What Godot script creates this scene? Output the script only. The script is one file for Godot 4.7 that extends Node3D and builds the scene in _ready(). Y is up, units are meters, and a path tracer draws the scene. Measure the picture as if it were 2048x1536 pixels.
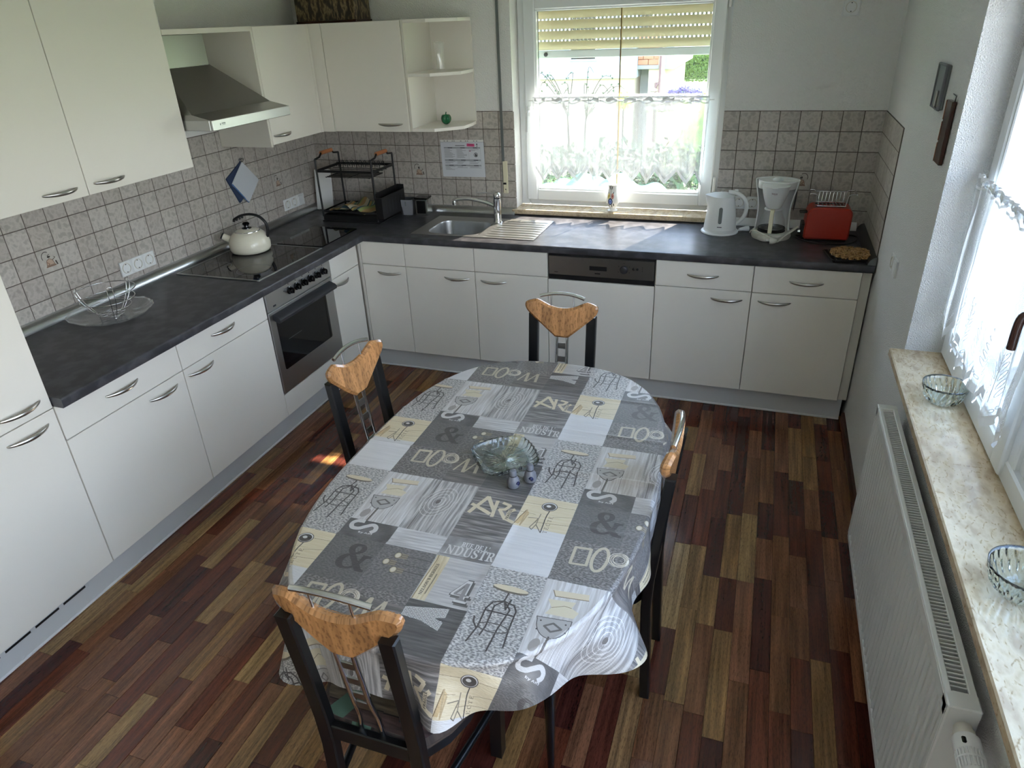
extends Node3D
# A fitted kitchen with a dining table. x runs along the back wall, z towards the camera, y up; metres.
const XL := 0.042      # left wall
const XR := 3.539      # right wall
const ZB := 5.3        # rear wall, behind the camera
const WT := 0.89       # top of the worktops
const TY := 0.747      # top of the tablecloth

var M := {}
var rng := RandomNumberGenerator.new()
var taken := {}


# ---------------------------------------------------------------- mesh building
class MB:
	var P := PackedVector3Array()
	var N := PackedVector3Array()
	var U := PackedVector2Array()
	var uo := Vector2.ZERO
	var us := 1.0

	func tri(a: Vector3, b: Vector3, c: Vector3, na: Vector3, nb: Vector3, nc: Vector3, ua: Vector2, ub: Vector2, uc: Vector2) -> void:
		var g := (c - a).cross(b - a)
		if g.length_squared() < 1e-18:
			return
		if g.dot(na + nb + nc) < 0.0:
			P.append_array([a, c, b]); N.append_array([na, nc, nb]); U.append_array([ua, uc, ub])
		else:
			P.append_array([a, b, c]); N.append_array([na, nb, nc]); U.append_array([ua, ub, uc])

	func pu(p: Vector3, n: Vector3) -> Vector2:
		var a := n.abs()
		var r: Vector2
		if a.y >= a.x and a.y >= a.z:
			r = Vector2(p.x, p.z)
		elif a.x >= a.z:
			r = Vector2(p.z, -p.y)
		else:
			r = Vector2(p.x, -p.y)
		return r * us + uo

	func flat(a: Vector3, b: Vector3, c: Vector3, n: Vector3) -> void:
		tri(a, b, c, n, n, n, pu(a, n), pu(b, n), pu(c, n))

	func quad(a: Vector3, b: Vector3, c: Vector3, d: Vector3, n: Vector3) -> void:
		flat(a, b, c, n)
		flat(a, c, d, n)

	func quv(a: Vector3, b: Vector3, c: Vector3, d: Vector3, n: Vector3, r := Rect2(0, 0, 1, 1)) -> void:   # a top left, then clockwise as seen
		var u0 := r.position
		var u1 := r.end
		tri(a, b, c, n, n, n, u0, Vector2(u1.x, u0.y), u1)
		tri(a, c, d, n, n, n, u0, u1, Vector2(u0.x, u1.y))

	func box(c: Vector3, s: Vector3, b := 0.0, xf := Transform3D.IDENTITY) -> MB:
		var h := s * 0.5
		b = minf(b, minf(h.x, minf(h.y, h.z)) * 0.9)
		var V := {}
		for i in 8:
			var sg := Vector3(1 if i & 1 else -1, 1 if i & 2 else -1, 1 if i & 4 else -1)
			for ax in 3:
				var q := h * sg
				for o in 3:
					if o != ax:
						q[o] -= sg[o] * b
				V[i * 3 + ax] = xf * (c + q)
		for ax in 3:
			var o1 := (ax + 1) % 3
			var o2 := (ax + 2) % 3
			for sg in [0, 1]:
				var base: int = sg << ax
				var i1: int = base | (1 << o1)
				var i2: int = base | (1 << o2)
				var i3: int = i1 | i2
				var n := Vector3.ZERO
				n[ax] = 1.0 if sg else -1.0
				quad(V[base * 3 + ax], V[i1 * 3 + ax], V[i3 * 3 + ax], V[i2 * 3 + ax], (xf.basis * n).normalized())
		if b > 0.0:
			for ax in 3:
				var o1 := (ax + 1) % 3
				var o2 := (ax + 2) % 3
				for s1 in [0, 1]:
					for s2 in [0, 1]:
						var k0: int = (s1 << o1) | (s2 << o2)
						var k1: int = k0 | (1 << ax)
						var n := Vector3.ZERO
						n[o1] = 1.0 if s1 else -1.0
						n[o2] = 1.0 if s2 else -1.0
						quad(V[k0 * 3 + o1], V[k1 * 3 + o1], V[k1 * 3 + o2], V[k0 * 3 + o2], (xf.basis * n).normalized())
			for i in 8:
				var n := Vector3(1 if i & 1 else -1, 1 if i & 2 else -1, 1 if i & 4 else -1)
				flat(V[i * 3], V[i * 3 + 1], V[i * 3 + 2], (xf.basis * n).normalized())
		return self

	func bb(a: Vector3, z: Vector3, b := 0.0) -> MB:   # box between two corners
		return box((a + z) * 0.5, (z - a).abs(), b)

	func extr(poly: PackedVector2Array, z0: float, z1: float, b := 0.0, xf := Transform3D.IDENTITY, soft := 40.0) -> MB:
		var area := 0.0
		var m := poly.size()
		for i in m:
			area += poly[i].cross(poly[(i + 1) % m])
		var pl := poly.duplicate()
		if area < 0.0:
			pl.reverse()
		var ins := PackedVector2Array()
		var en := []
		for i in m:
			var e := (pl[(i + 1) % m] - pl[i]).normalized()
			en.append(Vector2(e.y, -e.x))
		for i in m:
			var n0: Vector2 = en[(i + m - 1) % m]
			var n1: Vector2 = en[i]
			var bis := (n0 + n1).normalized()
			var k := maxf(bis.dot(n1), 0.35)
			ins.append(pl[i] - bis * (b / k))
		var idx := Geometry2D.triangulate_polygon(ins)
		for k in range(0, idx.size(), 3):
			for top in [0, 1]:
				var zz: float = z1 if top else z0
				var n := (xf.basis * Vector3(0, 0, 1 if top else -1)).normalized()
				var q := []
				for j in 3:
					var p2 := ins[idx[k + j]]
					q.append(Vector3(p2.x, p2.y, zz))
				var uv := []
				for j in 3:
					uv.append(pu(q[j], Vector3(0, 0, 1)))
				tri(xf * q[0], xf * q[1], xf * q[2], n, n, n, uv[0], uv[1], uv[2])
		var cs := cos(deg_to_rad(soft))
		var run := 0.0
		for i in m:
			var j := (i + 1) % m
			var nn: Vector2 = en[i]
			var pn: Vector2 = en[(i + m - 1) % m]
			var qn: Vector2 = en[j]
			var na2: Vector2 = (nn + pn).normalized() if nn.dot(pn) > cs else nn
			var nb2: Vector2 = (nn + qn).normalized() if nn.dot(qn) > cs else nn
			var na := (xf.basis * Vector3(na2.x, na2.y, 0)).normalized()
			var nb := (xf.basis * Vector3(nb2.x, nb2.y, 0)).normalized()
			var a0 := Vector3(pl[i].x, pl[i].y, z0 + b)
			var b0 := Vector3(pl[j].x, pl[j].y, z0 + b)
			var a1 := Vector3(pl[i].x, pl[i].y, z1 - b)
			var b1 := Vector3(pl[j].x, pl[j].y, z1 - b)
			var l := pl[i].distance_to(pl[j])
			var ua := Vector2(run, z0) * us + uo
			var ub := Vector2(run + l, z1) * us + uo
			run += l
			tri(xf * a0, xf * b0, xf * b1, na, nb, nb, ua, Vector2(ub.x, ua.y), ub)
			tri(xf * a0, xf * b1, xf * a1, na, nb, na, ua, ub, Vector2(ua.x, ub.y))
			if b > 0.0:
				for top in [0, 1]:
					var f: float = 1.0 if top else -1.0
					var za: float = z1 if top else z0
					var zi: float = za - f * b
					var c0 := Vector3(pl[i].x, pl[i].y, zi)
					var c1 := Vector3(pl[j].x, pl[j].y, zi)
					var d0 := Vector3(ins[i].x, ins[i].y, za)
					var d1 := Vector3(ins[j].x, ins[j].y, za)
					var ca := (na + xf.basis * Vector3(0, 0, f)).normalized()
					var cb := (nb + xf.basis * Vector3(0, 0, f)).normalized()
					tri(xf * c0, xf * c1, xf * d1, ca, cb, cb, ua, ub, ub)
					tri(xf * c0, xf * d1, xf * d0, ca, cb, ca, ua, ub, ua)
		return self

	func lathe(prof: Array, seg := 24, xf := Transform3D.IDENTITY, squash := 1.0, from := 0.0, upto := TAU) -> MB:
		var k := prof.size() - 1
		var sn := []
		var ln := [0.0]
		for i in k:
			var d: Vector2 = prof[i + 1] - prof[i]
			sn.append(Vector2(d.y, -d.x).normalized())
			ln.append(ln[i] + d.length())
		for i in k:
			var n0: Vector2 = sn[i]
			var n1: Vector2 = sn[i]
			if i > 0 and sn[i].dot(sn[i - 1]) > 0.7:
				n0 = (sn[i] + sn[i - 1]).normalized()
			if i < k - 1 and sn[i].dot(sn[i + 1]) > 0.7:
				n1 = (sn[i] + sn[i + 1]).normalized()
			for s in seg:
				var a := lerpf(from, upto, float(s) / seg)
				var c := lerpf(from, upto, float(s + 1) / seg)
				var q := []
				var nn := []
				for e in [[a, 0], [c, 0], [c, 1], [a, 1]]:
					var pr: Vector2 = prof[i + e[1]]
					var pn: Vector2 = n1 if e[1] else n0
					q.append(xf * Vector3(cos(e[0]) * pr.x, pr.y, sin(e[0]) * pr.x * squash))
					nn.append((xf.basis * Vector3(cos(e[0]) * pn.x * squash, pn.y, sin(e[0]) * pn.x)).normalized())
				var u0 := float(s) / seg
				var u1 := float(s + 1) / seg
				var v0: float = ln[i] / maxf(ln[k], 1e-6)
				var v1: float = ln[i + 1] / maxf(ln[k], 1e-6)
				tri(q[0], q[1], q[2], nn[0], nn[1], nn[2], Vector2(u0, v0), Vector2(u1, v0), Vector2(u1, v1))
				tri(q[0], q[2], q[3], nn[0], nn[2], nn[3], Vector2(u0, v0), Vector2(u1, v1), Vector2(u0, v1))
		return self

	func tube(pts: Array, rad: float, seg := 8, closed := false, flat_y := 1.0, taper := 1.0) -> MB:
		var n := pts.size()
		var rings := []
		var nr := []
		var up := Vector3.ZERO
		for i in n:
			var a: Vector3 = pts[(i + n - 1) % n] if closed or i > 0 else pts[i]
			var b: Vector3 = pts[(i + 1) % n] if closed or i < n - 1 else pts[i]
			var t := (b - a).normalized()
			if up == Vector3.ZERO:
				up = (Vector3.UP if absf(t.y) < 0.9 else Vector3.RIGHT)
			up = (up - t * up.dot(t)).normalized()
			var sd := t.cross(up)
			var ring := []
			var rn := []
			var r := rad * lerpf(1.0, taper, float(i) / maxf(n - 1, 1))
			for s in seg:
				var w := TAU * s / seg
				ring.append(pts[i] + sd * cos(w) * r + up * sin(w) * r * flat_y)
				rn.append((sd * cos(w) * flat_y + up * sin(w)).normalized())
			rings.append(ring)
			nr.append(rn)
		var L := 0.0
		for i in (n if closed else n - 1):
			var j := (i + 1) % n
			var dl: float = pts[i].distance_to(pts[j])
			for s in seg:
				var s2 := (s + 1) % seg
				var u0 := Vector2(float(s) / seg, L)
				var u1 := Vector2(float(s + 1) / seg, L + dl)
				tri(rings[i][s], rings[i][s2], rings[j][s2], nr[i][s], nr[i][s2], nr[j][s2], u0, Vector2(u1.x, u0.y), u1)
				tri(rings[i][s], rings[j][s2], rings[j][s], nr[i][s], nr[j][s2], nr[j][s], u0, u1, Vector2(u0.x, u1.y))
			L += dl
		if not closed:
			for e in [[0, 1], [n - 1, n - 2]]:
				var d: Vector3 = (pts[e[0]] - pts[e[1]]).normalized()
				for s in seg:
					flat(pts[e[0]], rings[e[0]][s], rings[e[0]][(s + 1) % seg], d)
		return self

	func surf(nu: int, nv: int, f: Callable, flip := false, wrap_u := false, uvs := Vector2.ONE, uvf = null) -> MB:
		var g := []
		for i in nu + 1:
			var row := []
			for j in nv + 1:
				row.append(f.call(float(i) / nu, float(j) / nv))
			g.append(row)
		var nn := []
		for i in nu + 1:
			var row := []
			for j in nv + 1:
				var i0 := i - 1
				var i1 := i + 1
				if wrap_u:
					i0 = nu - 1 if i == 0 else i - 1
					i1 = 1 if i == nu else i + 1
				else:
					i0 = maxi(i0, 0)
					i1 = mini(i1, nu)
				var du: Vector3 = g[i1][j] - g[i0][j]
				var dv: Vector3 = g[i][mini(j + 1, nv)] - g[i][maxi(j - 1, 0)]
				var c := du.cross(dv)
				if c.length_squared() < 1e-20:
					c = Vector3.UP
				row.append(-c.normalized() if flip else c.normalized())
			nn.append(row)
		for i in nu:
			for j in nv:
				var ua := Vector2(float(i) / nu, float(j) / nv) * uvs
				var uc := Vector2(float(i + 1) / nu, float(j + 1) / nv) * uvs
				var ub := Vector2(uc.x, ua.y)
				var ud := Vector2(ua.x, uc.y)
				if uvf != null:
					ua = uvf.call(float(i) / nu, float(j) / nv)
					ub = uvf.call(float(i + 1) / nu, float(j) / nv)
					uc = uvf.call(float(i + 1) / nu, float(j + 1) / nv)
					ud = uvf.call(float(i) / nu, float(j + 1) / nv)
				tri(g[i][j], g[i + 1][j], g[i + 1][j + 1], nn[i][j], nn[i + 1][j], nn[i + 1][j + 1], ua, ub, uc)
				tri(g[i][j], g[i + 1][j + 1], g[i][j + 1], nn[i][j], nn[i + 1][j + 1], nn[i][j + 1], ua, uc, ud)
		return self

	func ball(c: Vector3, r: Vector3, seg := 16, rows := 10, a0 := -PI / 2, a1 := PI / 2) -> MB:
		var pr := []
		for i in rows + 1:
			var a := lerpf(a0, a1, float(i) / rows)
			pr.append(Vector2(maxf(cos(a), 0.0), sin(a)))
		return lathe(pr, seg, Transform3D(Basis.from_scale(r), c))

	func mesh() -> ArrayMesh:
		var m := ArrayMesh.new()
		if P.is_empty():
			return m
		var ar := []
		ar.resize(Mesh.ARRAY_MAX)
		ar[Mesh.ARRAY_VERTEX] = P
		ar[Mesh.ARRAY_NORMAL] = N
		ar[Mesh.ARRAY_TEX_UV] = U
		m.add_surface_from_arrays(Mesh.PRIMITIVE_TRIANGLES, ar)
		return m


# ---------------------------------------------------------------- nodes
func numbered(called: String) -> String:
	var k: int = taken.get(called, 0)
	taken[called] = k + 1
	return called if k == 0 else "%s_%03d" % [called, k]

func tag(o: Node3D, label: String, category: String, group := "") -> Node3D:
	o.set_meta("label", label)
	o.set_meta("category", category)
	if group:
		o.set_meta("group", group)
	return o

func thing(called: String, label: String, category: String, at := Vector3.ZERO, turn := 0.0, group := "") -> Node3D:
	var o := Node3D.new()
	o.name = numbered(called)
	add_child(o)
	o.position = at
	o.rotation.y = turn
	return tag(o, label, category, group)

func obj(called: String, shape, mat: Material, parent: Node = self, at := Transform3D.IDENTITY) -> MeshInstance3D:
	var o := MeshInstance3D.new()
	o.mesh = shape.mesh() if shape is MB else shape
	o.material_override = mat
	o.transform = at
	o.name = numbered(called) if parent == self else called
	parent.add_child(o, true)
	return o

func one(called: String, shape, mat: Material, label: String, category: String, at := Transform3D.IDENTITY, group := "") -> MeshInstance3D:   # a thing that is one mesh
	var o := obj(called, shape, mat, self, at)
	tag(o, label, category, group)
	return o

func struct(called: String, shape, mat: Material) -> MeshInstance3D:
	var o := obj(called, shape, mat)
	o.set_meta("kind", "structure")
	return o

func dup(o: Node3D, label: String, at: Vector3, turn := 0.0) -> Node3D:
	var c: Node3D = o.duplicate()
	c.name = numbered(String(o.name))
	add_child(c)
	c.position = at
	c.rotation.y = turn
	c.set_meta("label", label)
	return c

func T(at: Vector3, rot := Vector3.ZERO, s := Vector3.ONE) -> Transform3D:
	return Transform3D(Basis.from_euler(rot) * Basis.from_scale(s), at)

func V2(a: Array) -> PackedVector2Array:
	var r := PackedVector2Array()
	for i in range(0, a.size(), 2):
		r.append(Vector2(a[i], a[i + 1]))
	return r

func arc(c: Vector3, r: float, a0: float, a1: float, n: int, ax: Vector3, ay: Vector3) -> Array:
	var o := []
	for i in n + 1:
		var a := lerpf(a0, a1, float(i) / n)
		o.append(c + ax * cos(a) * r + ay * sin(a) * r)
	return o

func rrect(w: float, h: float, r: float, n := 4) -> PackedVector2Array:
	var p := PackedVector2Array()
	for q in 4:
		var c := Vector2((w / 2 - r) * (1 if q in [0, 3] else -1), (h / 2 - r) * (1 if q in [0, 1] else -1))
		for i in n + 1:
			var a := PI / 2 * (q + float(i) / n)
			p.append(c + Vector2(cos(a), sin(a)) * r)
	return p

func smooth_path(pts: Array, n := 6, closed := false) -> Array:   # Catmull-Rom through the points
	var o := []
	var m := pts.size()
	for i in (m if closed else m - 1):
		var p0: Vector3 = pts[(i + m - 1) % m] if closed else pts[maxi(i - 1, 0)]
		var p1: Vector3 = pts[i]
		var p2: Vector3 = pts[(i + 1) % m]
		var p3: Vector3 = pts[(i + 2) % m] if closed else pts[mini(i + 2, m - 1)]
		for k in n:
			var t := float(k) / n
			o.append(0.5 * ((2.0 * p1) + (p2 - p0) * t + (2.0 * p0 - 5.0 * p1 + 4.0 * p2 - p3) * t * t + (3.0 * p1 - p0 - 3.0 * p2 + p3) * t * t * t))
	if not closed:
		o.append(pts[m - 1])
	return o

func smooth2(pts: PackedVector2Array, n := 4) -> PackedVector2Array:
	var a := []
	for p in pts:
		a.append(Vector3(p.x, p.y, 0))
	var o := PackedVector2Array()
	for p in smooth_path(a, n, true):
		o.append(Vector2(p.x, p.y))
	return o


# ---------------------------------------------------------------- materials
func mat(called: String, c: Color, rough := 0.5, metal := 0.0) -> StandardMaterial3D:
	var m := StandardMaterial3D.new()
	m.resource_name = called
	m.albedo_color = c
	m.roughness = rough
	m.metallic = metal
	M[called] = m
	return m

func hexc(h: String) -> Color:
	return Color.html(h)

func noise(freq: float, sd: int, oct := 3, kind := FastNoiseLite.TYPE_SIMPLEX_SMOOTH) -> FastNoiseLite:
	var n := FastNoiseLite.new()
	n.noise_type = kind
	n.frequency = freq
	n.seed = sd
	n.fractal_octaves = oct
	return n

func ntex(n: FastNoiseLite, size: int, stops: Array, cols: Array) -> NoiseTexture2D:
	var t := NoiseTexture2D.new()
	t.width = size
	t.height = size
	t.seamless = true
	t.noise = n
	var g := Gradient.new()
	g.offsets = PackedFloat32Array(stops)
	g.colors = PackedColorArray(cols)
	t.color_ramp = g
	return t

func htex(n: FastNoiseLite, size: int) -> NoiseTexture2D:
	var t := NoiseTexture2D.new()
	t.width = size
	t.height = size
	t.seamless = true
	t.noise = n
	return t

func relief(m: StandardMaterial3D, t: Texture2D, depth_cm: float) -> void:
	m.heightmap_enabled = true
	m.heightmap_texture = t
	m.heightmap_scale = depth_cm

func tri_map(m: StandardMaterial3D, s: Vector3, world := true) -> void:
	m.uv1_triplanar = true
	m.uv1_world_triplanar = world
	m.uv1_scale = s

func gray(n: FastNoiseLite, w: int, h: int, w2 := 0, h2 := 0) -> PackedByteArray:   # noise as bytes, stretched to w2 x h2
	var im := n.get_seamless_image(w, h)
	im.convert(Image.FORMAT_L8)
	if w2:
		im.resize(w2, h2, Image.INTERPOLATE_CUBIC)
	return im.get_data()

func glass(called: String, c: Color, refr := 0.05, alpha := 0.02, rough := 0.0) -> StandardMaterial3D:
	var m := mat(called, Color(c.r, c.g, c.b, alpha), rough)
	m.transparency = BaseMaterial3D.TRANSPARENCY_ALPHA
	if refr > 0.0:
		m.refraction_enabled = true
		m.refraction_scale = refr
	return m


# ---------------------------------------------------------------- drawing print into images
func fill_poly(im: Image, pl: PackedVector2Array, c: Color) -> void:
	var lo := 1e9
	var hi := -1e9
	for p in pl:
		lo = minf(lo, p.y)
		hi = maxf(hi, p.y)
	var n := pl.size()
	for y in range(maxi(int(lo), 0), mini(int(hi) + 1, im.get_height())):
		var xs := []
		var yy := y + 0.5
		for i in n:
			var a := pl[i]
			var b := pl[(i + 1) % n]
			if (a.y <= yy) != (b.y <= yy):
				xs.append(a.x + (yy - a.y) / (b.y - a.y) * (b.x - a.x))
		xs.sort()
		for k in range(0, xs.size() - 1, 2):
			var x0 := int(round(xs[k]))
			var w := int(round(xs[k + 1])) - x0
			if w > 0:
				im.fill_rect(Rect2i(x0, y, w, 1), c)

func line2(im: Image, pts: PackedVector2Array, w: float, c: Color, closed := false) -> void:
	var n := pts.size()
	for i in (n if closed else n - 1):
		var a := pts[i]
		var b := pts[(i + 1) % n]
		var d := (b - a).normalized() * w * 0.5
		var s := Vector2(-d.y, d.x)
		fill_poly(im, PackedVector2Array([a + s - d * 0.4, b + s + d * 0.4, b - s + d * 0.4, a - s - d * 0.4]), c)

func ell2(c: Vector2, rx: float, ry: float, turn := 0.0, n := 28, a0 := 0.0, a1 := TAU) -> PackedVector2Array:
	var o := PackedVector2Array()
	for i in n:
		var a := lerpf(a0, a1, float(i) / (n if a1 - a0 >= TAU - 0.01 else n - 1))
		o.append(c + Vector2(cos(a) * rx, sin(a) * ry).rotated(turn))
	return o

func letters(im: Image, txt: String, at: Rect2, c: Color, serif := true, turn := 0.0, bold := true) -> void:   # the text fills the box; turn is about its centre
	var tm := TextMesh.new()
	var f := SystemFont.new()
	f.font_names = PackedStringArray(["Droid Serif" if serif else "Droid Sans"])
	f.font_weight = 700 if bold else 400
	tm.font = f
	tm.text = txt
	tm.font_size = 48
	tm.depth = 0.0
	tm.curve_step = 1.5
	var ar := tm.surface_get_arrays(0)
	var vs: PackedVector3Array = ar[Mesh.ARRAY_VERTEX]
	var ix: PackedInt32Array = ar[Mesh.ARRAY_INDEX]
	var lo := Vector2(1e9, 1e9)
	var hi := -lo
	for v in vs:
		lo = lo.min(Vector2(v.x, -v.y))
		hi = hi.max(Vector2(v.x, -v.y))
	var sz := hi - lo
	var box := at.size if absf(sin(turn)) < 0.5 else Vector2(at.size.y, at.size.x)
	var mid := at.get_center()
	for k in range(0, ix.size(), 3):
		var t := PackedVector2Array()
		for j in 3:
			var v := vs[ix[k + j]]
			var q := (Vector2(v.x, -v.y) - lo) / sz - Vector2(0.5, 0.5)
			t.append(mid + (q * box).rotated(turn))
		fill_poly(im, t, c)


# ---------------------------------------------------------------- textures
func grain_texture() -> ImageTexture:   # wood grain along v, grey, multiplied with the colour of each strip
	var w := 256
	var h := 1024
	var a := gray(noise(0.09, 3), 256, 32, w, h)
	var b := gray(noise(0.022, 7), 256, 64, w, h)
	var c := gray(noise(0.3, 9, 1), 256, 128, w, h)
	var o := PackedByteArray()
	o.resize(w * h)
	for i in w * h:
		var x := 0.52 + 0.22 * a[i] / 255.0 + 0.3 * b[i] / 255.0
		if c[i] < 82:
			x -= 0.13
		o[i] = clampi(int(x * 255.0), 0, 255)
	var im := Image.create_from_data(w, h, false, Image.FORMAT_L8, o)
	im.convert(Image.FORMAT_RGB8)
	return ImageTexture.create_from_image(im)


var cloth_bytes := PackedByteArray()
const CW := 1024
const CH := 1066

func patch(r: Rect2i, lo: Color, hi: Color, nz: PackedByteArray, gain: float, mid := 128.0) -> void:
	for y in range(r.position.y, r.end.y):
		for x in range(r.position.x, r.end.x):
			var k := clampf(0.5 + (nz[(y % 1024) * 1024 + x % 1024] - mid) / 255.0 * gain, 0.0, 1.0)
			var c := lo.lerp(hi, k)
			var i := (y * CW + x) * 3
			cloth_bytes[i] = c.r8
			cloth_bytes[i + 1] = c.g8
			cloth_bytes[i + 2] = c.b8

func cloth_texture() -> ImageTexture:   # the print of the tablecloth: one repeat of 0.617 x 0.642 m, then the same repeat half a drop lower
	cloth_bytes.resize(CW * CH * 3)
	var linen := gray(noise(0.11, 21, 2), 512, 1024, 1024, 1024)
	var along := gray(noise(0.055, 23, 4), 1024, 64, 1024, 1024)       # plank grain along z
	var across := gray(noise(0.055, 25, 4), 64, 1024, 1024, 1024)      # plank grain along x
	var cloud := gray(noise(0.012, 27, 4), 512, 512, 1024, 1024)
	var dk := hexc("5d5a58")
	var dk2 := hexc("787471")
	var md := hexc("8d8783")
	var lt := hexc("c2bdb8")
	var pale := hexc("d3cfcc")
	var beige := hexc("d6c8ac")
	patch(Rect2i(0, 0, 256, 402), hexc("b3aca6"), pale, along, 1.6)
	patch(Rect2i(256, 0, 256, 402), md, lt, along, 2.2)
	patch(Rect2i(512, 0, 256, 390), hexc("625d5a"), hexc("9c9590"), across, 2.0)
	patch(Rect2i(512, 390, 256, 140), hexc("77726f"), hexc("a39e9a"), cloud, 1.8)
	patch(Rect2i(768, 0, 256, 236), hexc("cdbd9c"), beige, across, 1.5)
	patch(Rect2i(768, 236, 256, 294), hexc("c9c5c3"), pale, across, 1.2)
	patch(Rect2i(0, 402, 256, 128), dk, dk2, cloud, 1.4)
	patch(Rect2i(256, 402, 256, 128), hexc("aaa5a1"), pale, across, 1.5)
	patch(Rect2i(0, 530, 256, 267), hexc("625f5d"), hexc("787470"), linen, 2.0)
	patch(Rect2i(256, 530, 256, 267), hexc("65615f"), hexc("85807c"), linen, 2.2)
	patch(Rect2i(512, 530, 256, 270), hexc("a9a4a0"), lt, across, 1.8)
	patch(Rect2i(768, 530, 256, 536), hexc("7d7976"), hexc("c6c1bb"), linen, 2.6, 118.0)
	patch(Rect2i(0, 797, 512, 269), hexc("625d5a"), hexc("948e89"), linen, 2.2, 134.0)
	patch(Rect2i(300, 850, 212, 216), hexc("5f5956"), hexc("837c77"), across, 1.8)
	patch(Rect2i(512, 800, 256, 266), hexc("54514f"), hexc("716d6a"), across, 1.5)
	patch(Rect2i(517, 531, 60, 266), hexc("b9a684"), hexc("d8cbae"), along, 2.0)
	var im := Image.create_from_data(CW, CH, false, Image.FORMAT_RGB8, cloth_bytes)
	cloth_bytes.clear()
	var ink := hexc("4a4441")
	var wood := hexc("cfc0a4")
	# plank joints and the knot
	line2(im, V2([300, 0, 300, 400]), 3, hexc("5f5853"))
	line2(im, V2([160, 200, 162, 402]), 2, hexc("6c6560"))
	for k in 9:
		line2(im, ell2(Vector2(362, 172), 10 + k * 8, 16 + k * 13, 0.25), 2.2, hexc("8d8680") if k % 2 else hexc("dad5cf"), true)
	fill_poly(im, ell2(Vector2(358, 172), 11, 18, 0.3), hexc("6f6863"))
	for k in 6:
		line2(im, V2([512, 40 + k * 61, 768, 44 + k * 61]), 2, hexc("544f4c"))
	# letters of a word in the first column: bar, zigzag and half disc
	fill_poly(im, V2([44, 54, 192, 41, 197, 74, 60, 86]), wood)
	line2(im, V2([44, 54, 60, 86, 197, 74]), 4, hexc("7d6c54"))
	fill_poly(im, V2([36, 107, 150, 98, 140, 132, 174, 150, 160, 184, 44, 187, 62, 150]), hexc("cfc3a8"))
	line2(im, V2([62, 150, 110, 128, 140, 132]), 3, hexc("8a7b62"))
	var half := V2([19, 209, 159, 199])
	half.append_array(ell2(Vector2(92, 214), 68, 92, 0.0, 16, 0.1, PI - 0.1))
	fill_poly(im, half, hexc("a9a49f"))
	line2(im, half, 3, ink, true)
	line2(im, V2([60, 250, 92, 228, 130, 250, 92, 272]), 9, hexc("6b6561"), true)
	for p in [[40, 226], [140, 222], [150, 262], [36, 272], [92, 300]]:
		fill_poly(im, ell2(Vector2(p[0], p[1]), 4, 4, 0, 8), ink)
	fill_poly(im, ell2(Vector2(50, 350), 20, 34, 0.2), hexc("9c948d"))
	line2(im, V2([92, 308, 86, 400]), 10, hexc("6b635c"))
	# A R C H I
	for l in [[534, 204, 585, 66, 645, 160], [526, 141, 634, 190]]:
		line2(im, V2(l), 20, wood)
	for l in [[640, 86, 652, 206], [672, 92, 712, 104, 696, 140, 670, 146, 718, 208]]:
		line2(im, V2(l), 18, wood)
	line2(im, V2([742, 128, 724, 146, 724, 206, 764, 222]), 20, wood)
	letters(im, "FRAGILE", Rect2(718, 132, 14, 74), ink, false, -PI / 2)
	fill_poly(im, V2([798, 112, 816, 130, 790, 224, 770, 220]), hexc("c2a87f"))
	line2(im, V2([798, 112, 770, 222]), 4, hexc("77634a"))
	letters(im, "RUE DE L'", Rect2(592, 416, 134, 30), pale)
	letters(im, "NDUSTR", Rect2(534, 448, 232, 58), hexc("c9c4bf"))
	line2(im, V2([520, 515, 768, 512]), 3, hexc("5d5855"))
	# the desk lamp and its letters
	for l in [[768, 58, 1024, 50], [768, 130, 850, 134], [935, 132, 1024, 112], [860, 190, 1024, 176]]:
		line2(im, V2(l), 2.2, hexc("8b7a5f"))
	fill_poly(im, ell2(Vector2(897, 60), 39, 34, -0.1), ink)
	fill_poly(im, ell2(Vector2(897, 59), 35, 30, -0.1), pale)
	fill_poly(im, ell2(Vector2(897, 61), 31, 26, -0.1), hexc("57514d"))
	fill_poly(im, ell2(Vector2(892, 57), 12, 9), hexc("cfcac4"))
	line2(im, V2([906, 94, 902, 132, 908, 256]), 5, ink)
	line2(im, V2([908, 256, 872, 205, 862, 245, 848, 232, 872, 160, 824, 168]), 4, hexc("6d6459"))
	line2(im, V2([872, 205, 872, 124]), 5, hexc("8d8170"))
	line2(im, V2([800, 110, 800, 230, 815, 140]), 7, hexc("b09a77"))
	letters(im, "T E C T E", Rect2(916, 132, 20, 122), hexc("6d5f50"), true, -PI / 2, false)
	# S and its small line
	var sp := []
	for p in [[80, 411], [46, 415], [30, 438], [44, 464], [78, 463], [106, 442], [134, 424], [156, 436], [160, 458], [148, 474]]:
		sp.append(Vector3(p[0], p[1], 0))
	var s2 := PackedVector2Array()
	for p in smooth_path(sp, 5):
		s2.append(Vector2(p.x, p.y))
	line2(im, s2, 22, hexc("c6c2be"))
	letters(im, "by ART", Rect2(90, 480, 74, 14), pale, false)
	letters(im, "&", Rect2(92, 560, 154, 165), hexc("544f4d"))
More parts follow.
